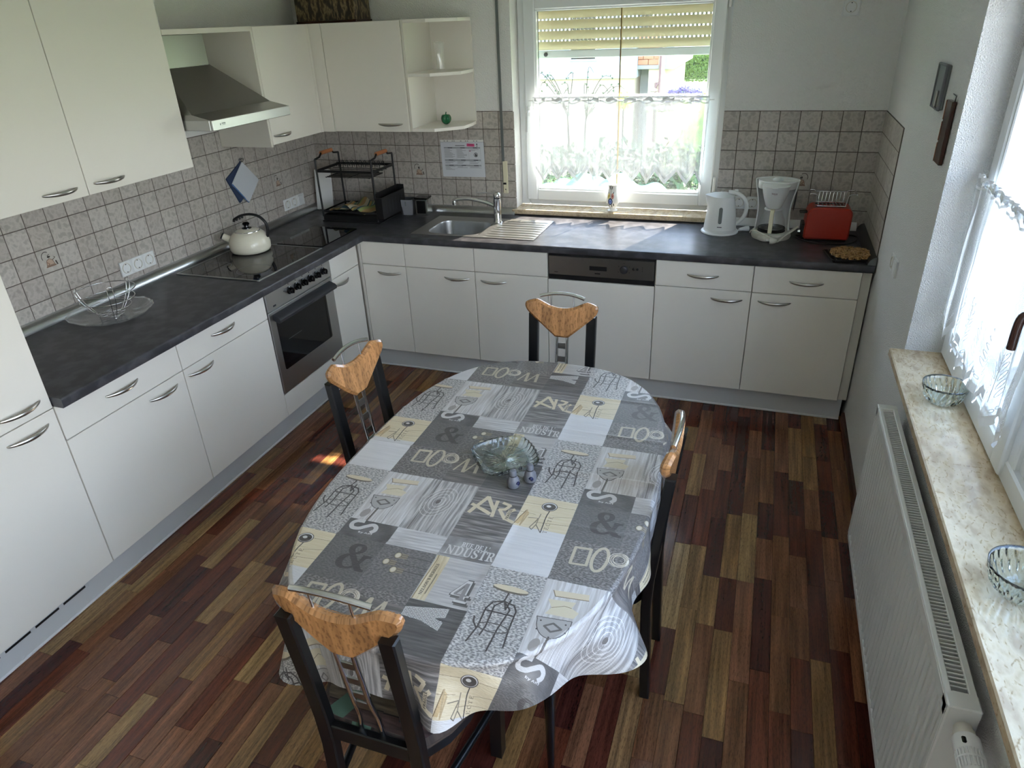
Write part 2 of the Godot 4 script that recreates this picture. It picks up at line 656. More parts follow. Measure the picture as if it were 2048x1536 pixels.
	# pipe ends
	for p in [[346, 580], [312, 630], [366, 668]]:
		fill_poly(im, V2([p[0], p[1] - 17, p[0] + 48, p[1] - 14, p[0] + 48, p[1] + 14, p[0], p[1] + 17]), hexc("8f8472"))
		fill_poly(im, ell2(Vector2(p[0], p[1]), 17, 21), ink)
		fill_poly(im, ell2(Vector2(p[0], p[1]), 15, 18), hexc("b7a98f"))
		fill_poly(im, ell2(Vector2(p[0], p[1]), 10, 13), hexc("cfc5b2"))
		line2(im, V2([p[0] + 48, p[1] - 4, 512, p[1] - 2]), 4, hexc("57524f"))
		for d in [-7, 6]:
			line2(im, V2([p[0] + 14, p[1] + d, p[0] + 48, p[1] + d]), 2, ink)
	letters(im, "NELSON'S BERRIES", Rect2(535, 580, 14, 190), ink, true, -PI / 2)
	line2(im, V2([563, 640, 561, 760]), 5, hexc("7d725f"))
	line2(im, V2([526, 531, 519, 797]), 3, hexc("7c6b50"))
	# the numeral
	letters(im, "4", Rect2(668, 644, 92, 140), hexc("6a6562"))
	letters(im, "4", Rect2(660, 634, 92, 140), hexc("57524f"))
	letters(im, "4", Rect2(664, 639, 82, 128), hexc("c9c4bf"))
	letters(im, "4", Rect2(677, 655, 58, 100), hexc("8d8783"))
	# tread plate letter
	var tp := V2([516, 845, 610, 826, 695, 810, 697, 858, 657, 870, 697, 884, 695, 928, 609, 898, 517, 891])
	fill_poly(im, tp, hexc("b9b6b1"))
	var k := 0
	for y in range(815, 930, 11):
		for x in range(516, 700, 13):
			k += 1
			if Geometry2D.is_point_in_polygon(Vector2(x + 5, y + 2), tp) and Geometry2D.is_point_in_polygon(Vector2(x - 5, y - 2), tp):
				var d := Vector2(5, 3) if k % 2 else Vector2(5, -3)
				line2(im, PackedVector2Array([Vector2(x, y) - d, Vector2(x, y) + d]), 6, ink)
				line2(im, PackedVector2Array([Vector2(x, y) - d, Vector2(x, y) + d]), 3, hexc("ece9e4"))
	# the workshop stool
	for l in [[896, 650, 892, 705], [892, 705, 850, 722, 833, 762, 836, 860], [892, 705, 940, 718, 956, 745, 959, 850], [892, 705, 862, 740, 866, 850], [892, 705, 930, 745, 915, 850], [892, 700, 912, 748, 918, 690], [836, 860, 819, 942], [866, 850, 858, 900], [915, 850, 910, 965], [959, 850, 966, 930], [804, 813, 812, 842, 834, 870], [833, 770, 959, 772]]:
		line2(im, V2(l), 7, ink)
	line2(im, ell2(Vector2(895, 850), 62, 22), 5, hexc("57514d"), true)
	fill_poly(im, ell2(Vector2(896, 640), 78, 17, 0.04), hexc("6b6156"))
	fill_poly(im, ell2(Vector2(896, 632), 78, 15, 0.04), wood)
	# W O O D, read from the other side of the table
	var wd := hexc("bcb09a")
	line2(im, V2([66, 945, 66, 838, 136, 834, 136, 940]), 14, wd)
	line2(im, V2([66, 945, 136, 940]), 12, wd)
	line2(im, ell2(Vector2(186, 888), 32, 76, 0.08), 15, wd, true)
	for j in 7:
		line2(im, ell2(Vector2(268 + (j % 3) * 3 - 3, 868 + (j % 2) * 3), 26 + j * 3, 24 + j * 3.4, j * 0.6), 3, wd if j % 2 else hexc("d9cfbd"), true)
	line2(im, V2([320, 962, 358, 846]), 9, wd)
	line2(im, V2([362, 846, 374, 966]), 18, wd)
	line2(im, V2([380, 966, 424, 852]), 9, wd)
	line2(im, V2([428, 850, 440, 960]), 18, wd)
	line2(im, ell2(Vector2(120, 1035), 14, 14), 4, hexc("57524f"), true)
	# joints between the patches
	for x in [0, 256, 512, 768]:
		im.fill_rect(Rect2i(x, 0, 1, CH), hexc("8a8581"))
	var big := Image.create_empty(CW * 2, CH, false, Image.FORMAT_RGB8)
	big.blit_rect(im, Rect2i(0, 0, CW, CH), Vector2i.ZERO)
	big.blit_rect(im, Rect2i(0, 0, CW, CH - 533), Vector2i(CW, 533))
	big.blit_rect(im, Rect2i(0, CH - 533, CW, 533), Vector2i(CW, 0))
	return ImageTexture.create_from_image(big)


func lace_texture() -> ImageTexture:   # one repeat of the lace: alpha is thread, dots and leaf outlines
	var w := 256
	var h := 1024
	var im := Image.create_empty(w, h, false, Image.FORMAT_RGBA8)
	im.fill(Color(0.94, 0.95, 0.96, 0.62))
	var thin := Color(0.94, 0.95, 0.96, 0.34)
	var firm := Color(0.96, 0.97, 0.98, 0.97)
	var r := RandomNumberGenerator.new()
	r.seed = 5
	for y in range(30, 860, 5):        # the woven ground: short rows of holes
		var x := r.randi_range(0, 9)
		while x < w:
			var l := r.randi_range(4, 12)
			im.fill_rect(Rect2i(x, y, l, 2), thin)
			x += l + r.randi_range(3, 8)
	for s in [-1, 0, 1]:               # ladder of eyelets below the rod
		for k in 6:
			fill_poly(im, ell2(Vector2(128 + s * 128 + (6 if k % 2 else -6), 120 + k * 20), 5, 7, 0, 10), Color(0.9, 0.92, 0.94, 0.2))
	im.fill_rect(Rect2i(0, 0, w, 22), firm)
	var pts := PackedVector2Array()
	for i in 33:
		pts.append(Vector2(i * 8, 70 + 14 * sin(i / 32.0 * TAU)))
	line2(im, pts, 16, Color(0.95, 0.96, 0.97, 0.9))
	for k in 5:                        # the sprig
		for s in [-1, 1]:
			var c := Vector2(128 + s * (18 + k * 5), 640 + k * 48)
			var lf := ell2(c, 9, 30, s * 0.55, 16)
			fill_poly(im, lf, Color(0.95, 0.96, 0.97, 0.4))
			line2(im, lf, 4, firm, true)
	fill_poly(im, ell2(Vector2(128, 600), 8, 28, 0, 12), Color(0.95, 0.96, 0.97, 0.4))
	line2(im, ell2(Vector2(128, 600), 8, 28, 0, 14), 4, firm, true)
	line2(im, V2([128, 620, 128, 880]), 5, firm)
	for s in [-1, 1]:
		for k in 4:
			line2(im, ell2(Vector2(128 + s * (26 + k * 20), 938 - k * 14), 9, 9, 0, 12), 4, firm, true)
	im.fill_rect(Rect2i(0, 965, w, 59), firm)
	return ImageTexture.create_from_image(im)


func notice_texture() -> ImageTexture:   # a printed sheet in a punched sleeve; the writing is too small in the photograph to be read
	var im := Image.create_empty(480, 368, false, Image.FORMAT_RGB8)
	im.fill(hexc("d4d6da"))
	im.fill_rect(Rect2i(0, 0, 480, 18), hexc("e2e1da"))
	im.fill_rect(Rect2i(0, 19, 480, 3), hexc("8d9094"))
	var ink := hexc("55575a")
	for x in [40, 75, 130, 150, 225, 278, 300, 368, 400]:
		im.fill_rect(Rect2i(x, 7, 14, 6), hexc("6c6b66"))
	var r := RandomNumberGenerator.new()
	r.seed = 8
	im.fill_rect(Rect2i(165, 52, 105, 6), ink)
	for row in [[70, 14], [192, 16], [246, 14]]:
		im.fill_rect(Rect2i(36, row[0], 404, row[1]), hexc("9b9ea2"))
		for c in 3:
			im.fill_rect(Rect2i(80 + c * 140, row[0] + 4, 50, 6), hexc("2f3033"))
	for c in 3:
		for q in [[92, 9 if c < 2 else 2], [212, 3], [264, 4 if c == 0 else 2]]:
			for k in q[1]:
				im.fill_rect(Rect2i(40 + c * 138, q[0] + k * 10, r.randi_range(50, 118), 3), hexc("77797d"))
	for x in [36, 172, 310, 440]:
		im.fill_rect(Rect2i(x, 70, 1, 215), hexc("85888c"))
	im.fill_rect(Rect2i(36, 285, 138, 1), hexc("85888c"))
	fill_poly(im, V2([296, 34, 380, 38, 378, 66, 294, 62]), hexc("d2527f"))
	im.fill_rect(Rect2i(308, 44, 60, 6), hexc("9e2f5a"))
	im.fill_rect(Rect2i(400, 36, 12, 12), hexc("2f3033"))
	im.fill_rect(Rect2i(402, 54, 9, 10), hexc("2f3033"))
	im.fill_rect(Rect2i(316, 106, 18, 6), hexc("8c2748"))
	line2(im, ell2(Vector2(388, 146), 19, 19), 5, hexc("222326"), true)
	fill_poly(im, V2([380, 160, 380, 138, 386, 132, 398, 142, 400, 158, 392, 160]), hexc("222326"))
	return ImageTexture.create_from_image(im)


func kettle_print() -> ImageTexture:   # cream enamel with a red flower, laid round the body
	var im := Image.create_empty(1024, 256, false, Image.FORMAT_RGB8)
	im.fill(hexc("e6e0cb"))
	var c := Vector2(512, 96)
	for l in [[-62, 18, 0.7], [-78, -8, -0.3], [70, 20, -0.9], [86, -10, 0.6], [10, 52, 1.5], [-30, 46, 2.1]]:
		fill_poly(im, ell2(c + Vector2(l[0], l[1]), 22, 9, l[2]), hexc("8a8a5c"))
		line2(im, PackedVector2Array([c, c + Vector2(l[0], l[1])]), 3, hexc("6f7350"))
	for k in 5:
		fill_poly(im, ell2(c + Vector2(cos(k * 1.256), sin(k * 1.256)) * 24, 19, 15, k * 1.256), hexc("c1391c"))
	fill_poly(im, ell2(c, 9, 9), hexc("e08a3c"))
	for p in [[-46, 40], [48, 44], [92, 30]]:
		fill_poly(im, ell2(c + Vector2(p[0], p[1]), 8, 10), hexc("b8432a"))
	return ImageTexture.create_from_image(im)


func vase_print() -> ImageTexture:
	var im := Image.create_empty(512, 256, false, Image.FORMAT_RGB8)
	im.fill(hexc("e9e8e1"))
	var c := Vector2(256, 120)
	for l in [[0, 78, 1.57], [-14, 62, 2.2], [14, 62, 0.9], [-30, 30, 2.4], [30, 30, 0.7], [-34, -38, 0.8], [34, -38, 2.3], [-16, -46, 1.2], [16, -46, 1.9]]:
		fill_poly(im, ell2(c + Vector2(l[0] * 1.4, l[1]), 13, 6, l[2]), hexc("31352a"))
	line2(im, V2([256, 80, 256, 196]), 4, hexc("3a3d30"))
	fill_poly(im, ell2(c + Vector2(-30, 14), 21, 17), hexc("d08a78"))
	fill_poly(im, ell2(c + Vector2(-30, 14), 7, 6), hexc("9c4a40"))
	fill_poly(im, ell2(c + Vector2(30, 14), 21, 17), hexc("dcc678"))
	fill_poly(im, ell2(c + Vector2(30, 14), 7, 6), hexc("8c7430"))
	fill_poly(im, ell2(c + Vector2(0, -18), 32, 20), hexc("262c42"))
	fill_poly(im, ell2(c + Vector2(0, -18), 22, 15), hexc("8fa3dc"))
	fill_poly(im, ell2(c + Vector2(0, -18), 8, 5), hexc("4a5fae"))
	return ImageTexture.create_from_image(im)


func motif_texture(flip: bool) -> ImageTexture:   # the printed tile: a small spirit-kettle
	var n := gray(noise(0.02, 41, 4), 128, 128)
	var im := Image.create_empty(128, 128, false, Image.FORMAT_RGB8)
	for y in 128:
		for x in 128:
			im.set_pixel(x, y, hexc("a9a39a").lerp(hexc("c6c1b8"), n[y * 128 + x] / 255.0))
	var ink := hexc("3b332d")
	line2(im, ell2(Vector2(50, 40), 26, 28, 0.0, 16, PI * 0.85, PI * 1.7), 4, ink)
	fill_poly(im, V2([40, 92, 48, 62, 66, 54, 84, 66, 92, 92]), hexc("b59c86"))
	line2(im, V2([40, 92, 48, 62, 66, 54, 84, 66, 92, 92]), 3, hexc("6b5344"), true)
	fill_poly(im, ell2(Vector2(66, 44), 10, 6), ink)
	line2(im, V2([66, 50, 60, 36, 74, 30]), 3, ink)
	line2(im, V2([36, 98, 98, 98]), 7, hexc("7d5d4a"))
	line2(im, V2([84, 66, 104, 56, 98, 50]), 4, hexc("55463c"))
	line2(im, V2([102, 76, 108, 98]), 8, ink)
	line2(im, V2([44, 70, 60, 84, 50, 90]), 3, hexc("7a4c3c"))
	if flip:
		im.flip_x()
	return ImageTexture.create_from_image(im)


func seat_print() -> ImageTexture:   # upholstery printed with old planks
	var w := 512
	var a := gray(noise(0.05, 51, 4), 64, 512, w, w)
	var im := Image.create_empty(w, w, false, Image.FORMAT_RGB8)
	var cols := ["8c7350", "6d5444", "a08b6c", "7c5f57", "98846a", "5f4f45"]
	for y in w:
		var c := hexc(cols[(y / 86) % 6])
		for x in w:
			im.set_pixel(x, y, c.darkened(0.35 - 0.5 * (a[y * w + x] / 255.0 - 0.3)))
	for k in 6:
		line2(im, V2([0, k * 86, w, k * 86 + 3]), 4, hexc("2c241f"))
	fill_poly(im, V2([300, 40, 420, 20, 440, 120, 320, 150]), hexc("bcae94"))
	fill_poly(im, V2([60, 330, 200, 350, 210, 430, 70, 420]), hexc("3a4540"))
	fill_poly(im, V2([330, 300, 400, 290, 470, 470, 420, 490]), hexc("5f7a66"))
	line2(im, ell2(Vector2(160, 180), 60, 40), 12, hexc("c2b8a2"), true)
	return ImageTexture.create_from_image(im)


func make_materials() -> void:
	# plaster
	var m := mat("plaster", hexc("e4e3de"), 0.9)
	relief(m, htex(noise(0.09, 11, 4), 512), 0.25)
	tri_map(m, Vector3.ONE * 2.2)
	m = mat("rough_plaster", hexc("e4e4e1"), 0.9)
	relief(m, htex(noise(0.12, 12, 4), 512), 0.55)
	tri_map(m, Vector3.ONE * 2.8)
	mat("ceiling_paint", hexc("f0efec"), 0.95)
	mat("grout", hexc("5d534b"), 0.9)
	# tiles, four tones
	for i in 4:
		m = mat("tile_%d" % i, Color.WHITE, 0.42)
		var base: Color = [hexc("b9b2a8"), hexc("b3aba1"), hexc("bdb6ad"), hexc("b2aaa1")][i]
		m.albedo_texture = ntex(noise(0.02, 60 + i, 5), 256, [0.25, 0.45, 0.55, 0.75], [base.darkened(0.11), base, base.lightened(0.07), base.darkened(0.05)])
		m.uv1_scale = Vector3(4, 4, 1)
	for i in 2:
		m = mat("tile_print_%d" % i, Color.WHITE, 0.4)
		m.albedo_texture = motif_texture(i == 1)
	# floor
	var grain := grain_texture()
	var tones := ["b08250", "c79d68", "95613f", "854630", "5f3027", "a46c4c", "b98c5e", "733d2e"]
	for i in tones.size():
		m = mat("parquet_%d" % i, hexc(tones[i]), 0.22)
		m.albedo_texture = grain
		m.uv1_scale = Vector3(1, 0.25, 1)
		m.roughness_texture = grain
		m.roughness_texture_channel = BaseMaterial3D.TEXTURE_CHANNEL_RED
		m.roughness = 0.26
	mat("joint", hexc("20140f"), 0.8)
	m = mat("dark_wood", hexc("5a2f1e"), 0.35)
	m.albedo_texture = grain
	# kitchen
	mat("front", hexc("e6e1d6"), 0.42)
	mat("carcass", hexc("dcd7ca"), 0.55)
	mat("plinth", hexc("c9cac8"), 0.45)
	m = mat("worktop", Color.WHITE, 0.33)
	m.albedo_texture = ntex(noise(0.012, 70, 5), 512, [0.3, 0.5, 0.7], [hexc("333337"), hexc("3f3f43"), hexc("4b4b4f")])
	tri_map(m, Vector3.ONE * 1.6)
	m = mat("steel", hexc("b9bab9"), 0.33, 1.0)
	m = mat("dark_steel", hexc("9b9a97"), 0.3, 1.0)
	mat("alu", hexc("c3c6c7"), 0.3, 1.0)
	mat("chrome", hexc("d8d9da"), 0.09, 1.0)
	mat("nickel", hexc("b7b4ae"), 0.28, 1.0)
	mat("black_glass", hexc("0b0b0d"), 0.04)
	mat("black_gloss", hexc("0c0c0d"), 0.15)
	mat("black", hexc("131314"), 0.4)
	mat("black_wood", hexc("0f0f10"), 0.3)
	mat("charcoal", hexc("2d2d30"), 0.45)
	mat("grey_plastic", hexc("5f6064"), 0.45)
	mat("white_plastic", hexc("e3e4e2"), 0.3)
	mat("cream_plastic", hexc("ddd6b8"), 0.4)
	mat("old_white", hexc("d6d2c6"), 0.4)
	mat("pvc", hexc("e6e9e9"), 0.28)
	mat("gasket", hexc("1c1d1e"), 0.7)
	mat("brass", hexc("a5874a"), 0.35, 1.0)
	mat("radiator_paint", hexc("d9dad6"), 0.35)
	m = mat("marble", Color.WHITE, 0.16)
	m.albedo_texture = ntex(noise(0.018, 80, 5), 512, [0.2, 0.4, 0.55, 0.66, 0.8], [hexc("b9a488"), hexc("c9b597"), hexc("d3c1a3"), hexc("cfbb9a"), hexc("c0aa8a")])
	tri_map(m, Vector3(2.2, 2.2, 1.1))
	m.detail_enabled = true
	var dm := noise(0.035, 83, 4, FastNoiseLite.TYPE_PERLIN)
	dm.fractal_type = FastNoiseLite.FRACTAL_RIDGED
	m.detail_blend_mode = BaseMaterial3D.BLEND_MODE_MUL
	m.detail_albedo = ntex(dm, 512, [0.0, 0.84, 0.94, 1.0], [Color.WHITE, Color.WHITE, hexc("cfc3b0"), hexc("9c8a74")])
	m = mat("chair_wood", hexc("e0a065"), 0.25)
	m.albedo_texture = grain
	m.uv1_scale = Vector3(1.6, 0.9, 1)
	m.clearcoat_enabled = true
	m.clearcoat = 0.6
	m.clearcoat_roughness = 0.12
	m = mat("seat_cloth", Color.WHITE, 0.85)
	m.albedo_texture = seat_print()
	m.uv1_scale = Vector3(2.4, 2.4, 1)
	m = mat("tablecloth", Color.WHITE, 0.36)
	m.albedo_texture = cloth_texture()
	m.texture_repeat = true
	m.normal_enabled = true
	var wi := noise(0.16, 90, 3).get_seamless_image(384, 1024)
	wi.resize(1024, 1024, Image.INTERPOLATE_CUBIC)
	wi.convert(Image.FORMAT_RGB8)
	wi.bump_map_to_normal_map(2.0)
	m.normal_texture = ImageTexture.create_from_image(wi)
	m.normal_scale = 0.5
	m = mat("lace", Color.WHITE, 0.9)
	m.albedo_texture = lace_texture()
	m.transparency = BaseMaterial3D.TRANSPARENCY_ALPHA
	m.backlight_enabled = true
	m.backlight = Color(0.2, 0.2, 0.21)
	m.cull_mode = BaseMaterial3D.CULL_DISABLED
	m = mat("shutter", hexc("c9c3a2"), 0.6)
	m.backlight_enabled = true
	m.backlight = hexc("6e6a55")
	mat("shutter_bar", hexc("b6bcbb"), 0.45)
	glass("pane", Color.WHITE, 0.0, 0.03)
	glass("crystal", Color(0.97, 1.0, 0.99), 0.05, 0.0)
	glass("clear_glass", Color(0.95, 1.0, 0.98), 0.0, 0.03)
	m = mat("kettle_enamel", Color.WHITE, 0.14)
	m.albedo_texture = kettle_print()
	mat("cream_enamel", hexc("e6e0cb"), 0.14)
	m = mat("vase_glaze", Color.WHITE, 0.15)
	m.albedo_texture = vase_print()
	m = mat("notice", Color.WHITE, 0.3)
	m.albedo_texture = notice_texture()
	mat("toaster_red", hexc("a82c1c"), 0.35)
	mat("stoneware", hexc("74747a"), 0.3)
	mat("cobalt", hexc("1d2348"), 0.3)
	mat("copper", hexc("a4694a"), 0.25, 1.0)
	mat("brown_gloss", hexc("3c2018"), 0.2)
	mat("slate_grey", hexc("6b706e"), 0.4)
	mat("green_glaze", hexc("0f5a36"), 0.08)
	mat("pot_cloth", hexc("c3c6ca"), 0.95)
	mat("blue_binding", hexc("5a7ba8"), 0.9)
	mat("dark_blue", hexc("2c3a55"), 0.9)
	mat("grip_wood", hexc("b9794f"), 0.5)
	m = mat("olive_wood", Color.WHITE, 0.5)
	m.albedo_texture = ntex(noise(0.03, 95, 4), 128, [0.3, 0.5, 0.7], [hexc("6e4c2a"), hexc("9c7646"), hexc("c09a63")])
	m.uv1_scale = Vector3(3, 3, 1)
	m = mat("burl", Color.WHITE, 0.5)
	m.albedo_texture = ntex(noise(0.02, 97, 5), 256, [0.3, 0.45, 0.6, 0.75], [hexc("2b2018"), hexc("5a4a35"), hexc("8b7a58"), hexc("43331f")])
	tri_map(m, Vector3(5, 2, 5), false)
	m = mat("towel", Color.WHITE, 0.95)
	var g := Gradient.new()
	g.interpolation_mode = Gradient.GRADIENT_INTERPOLATE_CONSTANT
	g.offsets = PackedFloat32Array([0.0, 0.16, 0.3, 0.36, 0.5, 0.66, 0.72, 0.86])
	g.colors = PackedColorArray([hexc("a78a5a"), hexc("c2b79c"), hexc("3d5a55"), hexc("b89a5f"), hexc("6e8b74"), hexc("c9b98f"), hexc("46606a"), hexc("8f9a5c")])
	var gt := GradientTexture2D.new()
	gt.gradient = g
	gt.width = 128
	gt.height = 16
	m.albedo_texture = gt
	# outside
	m = mat("house_render", hexc("a3abb1"), 0.9)
	mat("house_plinth", hexc("a89b84"), 0.9)
	mat("house_brick", hexc("a87458"), 0.9)
	mat("concrete", hexc("8a8985"), 0.9)
	mat("grey_door", hexc("8b9399"), 0.6)
	mat("downpipe", hexc("6d5050"), 0.5)
	m = mat("lawn", Color.WHITE, 1.0)
	m.albedo_texture = ntex(noise(0.05, 100, 4), 256, [0.3, 0.5, 0.7], [hexc("3f5c22"), hexc("5c7a2c"), hexc("76903c")])
	tri_map(m, Vector3.ONE * 0.5)
	m = mat("hedge_leaf", hexc("5a7436"), 0.8)
	m.backlight_enabled = true
	m.backlight = hexc("52702a")
	mat("dark_leaf", hexc("2c4426"), 0.8)
	m = mat("lavender", hexc("5f5590"), 0.9)
	mat("twig", hexc("2e261f"), 0.9)
	mat("field_stone", hexc("8b8578"), 0.95)
	m = mat("net", hexc("2ea898"), 0.7)
	m.backlight_enabled = true
	m.backlight = hexc("3fd0bc")
	mat("wire", hexc("6b6b66"), 0.6, 0.5)
	m = mat("yellow_leaf", hexc("a9b23c"), 0.8)
	m.backlight_enabled = true
	m.backlight = hexc("b9c240")
	mat("terracotta", hexc("b0664a"), 0.9)
	mat("bounce_grey", hexc("b3b0aa"), 0.9)  # pale grey of the added slab that bounces neutral light indoors
	m = mat("lamp_glow", hexc("f2f4f6"), 0.5)
	m.emission_enabled = true
	m.emission = hexc("dfe8f5")
	m.emission_energy_multiplier = 6.0


# ---------------------------------------------------------------- the scene
func _ready() -> void:
	rng.seed = 20
	var cam := Camera3D.new()
	cam.name = "camera"
	cam.fov = 57.55
	cam.position = Vector3(2.9723, 2.0118, 4.2754)
	cam.rotation = Vector3(-0.4817, 0.3511, -0.0441)
	add_child(cam)
	cam.current = true
	var we := WorldEnvironment.new()
	we.name = "world"
	var e := Environment.new()
	e.background_mode = Environment.BG_SKY
	var sky := Sky.new()
	var sm := ProceduralSkyMaterial.new()
	sm.sky_top_color = hexc("8fb0dc")
	sm.sky_horizon_color = hexc("e4e8ea")
	sm.sky_curve = 0.25
	sm.ground_bottom_color = hexc("5d6350")
	sm.ground_horizon_color = hexc("b9bfae")
	sm.sky_energy_multiplier = 1.0
	sky.sky_material = sm
	e.sky = sky
	e.background_energy_multiplier = 3.0
	e.tonemap_mode = Environment.TONE_MAPPER_LINEAR
	e.tonemap_exposure = 5.0
	e.sdfgi_enabled = true
	e.ssao_enabled = true
	e.ssil_enabled = true
	we.environment = e
	add_child(we)
	var sun := DirectionalLight3D.new()
	sun.name = "sun"
	sun.light_color = Color(1.0, 0.95, 0.87)
	sun.light_energy = 2.9
	sun.light_angular_distance = 0.6
	sun.shadow_enabled = true
	sun.look_at_from_position(Vector3.ZERO, Vector3(-0.385, -0.9, 1.0))
	sun.sky_mode = DirectionalLight3D.SKY_MODE_LIGHT_ONLY
	add_child(sun)
	make_materials()
	room()
	floor_boards(cam)
	tiles()
	window_back()
	window_side()
	kitchen_base()
	kitchen_wall()
	appliances()
	table_and_chairs()
	small_things()
	outside()


func room() -> void:
	# walls with thickness; the windows are real openings
	var w := MB.new()
	w.bb(Vector3(XL - 0.3, -0.1, -0.3), Vector3(1.491, 2.55, 0))
	w.bb(Vector3(2.725, -0.1, -0.3), Vector3(XR + 0.3, 2.55, 0))
	w.bb(Vector3(1.491, 2.2, -0.3), Vector3(2.725, 2.55, 0))
	w.bb(Vector3(1.491, -0.1, -0.3), Vector3(2.725, 0.895, 0))
	struct("wall_back", w, M.plaster)
	w = MB.new()
	w.bb(Vector3(XR, -0.1, 0), Vector3(XR + 0.3, 2.55, 1.605))
	w.bb(Vector3(XR, -0.1, 3.75), Vector3(XR + 0.3, 2.55, 3.95))
	w.bb(Vector3(XR, -0.1, 4.9), Vector3(XR + 0.3, 2.55, ZB))
	w.bb(Vector3(XR, 2.2, 3.95), Vector3(XR + 0.3, 2.55, 4.9))
	w.bb(Vector3(XR, -0.1, 3.95), Vector3(XR + 0.3, 0.0, 4.9))
	w.bb(Vector3(XR, 2.2, 1.605), Vector3(XR + 0.3, 2.55, 3.75))
	w.bb(Vector3(XR, -0.1, 1.605), Vector3(XR + 0.3, 0.845, 3.75))
	struct("wall_right", w, M.rough_plaster)
	struct("wall_left", MB.new().bb(Vector3(XL - 0.3, -0.1, 0), Vector3(XL, 2.55, ZB)), M.plaster)
	struct("wall_rear", MB.new().bb(Vector3(XL - 0.3, -0.1, ZB), Vector3(XR + 0.3, 2.55, ZB + 0.3)), M.plaster)
	struct("ceiling", MB.new().bb(Vector3(XL - 0.3, 2.55, -0.3), Vector3(XR + 0.3, 2.8, ZB + 0.3)), M.ceiling_paint)
	var b := MB.new()
	b.extr(V2([0, 0, 0.016, 0, 0.016, 0.042, 0.011, 0.05, 0, 0.05]), 0.61, ZB, 0.0, Transform3D(Basis(Vector3(-1, 0, 0), Vector3(0, 1, 0), Vector3(0, 0, 1)), Vector3(XR, 0, 0)))
	struct("baseboard_right", b, M.dark_wood)
	# added wall outside, out of view, keeping the sun off the side window
	struct("wall_sun_blocker", MB.new().bb(Vector3(XR + 0.3, -0.6, 1.1), Vector3(XR + 1.3, 5.0, 1.38), 0.01), M.house_render)


func floor_boards(cam: Camera3D) -> void:
	var fl := struct("floor", MB.new().bb(Vector3(XL, -0.1, 0), Vector3(XR, -0.004, ZB)), M.joint)
	var inv := Transform3D(Basis.from_euler(cam.rotation), cam.position).affine_inverse()
	var list := []
	var x := 3.127 - 0.0655 * 39
	var col := 0
	var r := RandomNumberGenerator.new()
	r.seed = 77
	while x < XR - 0.002:
		var z := 0.56 - r.randf() * 0.4
		while z < ZB:
			var l := r.randf_range(0.24, 0.5)
			var z0 := maxf(z, 0.56)
			var z1 := minf(z + l, ZB)
			if z1 - z0 > 0.03:
				var q := inv * Vector3(x + 0.03, 0, (z0 + z1) / 2)
				var sx := q.x / -q.z * 1398.2
				var sy := q.y / -q.z * 1398.2
				var seen := 1.0 if q.z < 0 and absf(sx) < 1060 and absf(sy) < 800 else 0.0
				var mx := (x + 0.03 - 2.3) / 0.42
				var mz := ((z0 + z1) / 2 - 2.45) / 0.6
				if mx * mx + mz * mz < 1.0:
					seen *= 0.2
				list.append({"x0": x + 0.0004, "x1": minf(x + 0.0651, XR), "z0": z0 + 0.0004, "z1": z1 - 0.0004, "key": seen * (z1 - z0) / maxf(q.length_squared(), 0.1), "t": [0, 1, 2, 2, 3, 3, 4, 4, 5, 5, 6, 7, 7][r.randi() % 13], "o": Vector2(r.randf(), r.randf()) * 4.0, "h": r.randf() * 0.0004})
			z += l
		x += 0.0655
		col += 1
	list.sort_custom(func(a, b): return a.key > b.key)
	var rest := {}
	for i in list.size():
		var d: Dictionary = list[i]
		var m := MB.new()
		if i >= 300:
			if not rest.has(d.t):
				rest[d.t] = MB.new()
			m = rest[d.t]
		m.us = 3.9
		m.uo = d.o
		m.bb(Vector3(d.x0, -0.008, d.z0), Vector3(d.x1, -d.h, d.z1), 0.0006)
		if i < 300:
			obj("plank", m, M["parquet_%d" % d.t], fl)
	var am := ArrayMesh.new()
	for t in rest:
		var one_m: ArrayMesh = rest[t].mesh()
		am.add_surface_from_arrays(Mesh.PRIMITIVE_TRIANGLES, one_m.surface_get_arrays(0))
		am.surface_set_material(am.get_surface_count() - 1, M["parquet_%d" % t])
	var o := MeshInstance3D.new()
	o.mesh = am
	o.name = "planks"
	o.set_meta("kind", "stuff")
	fl.add_child(o)


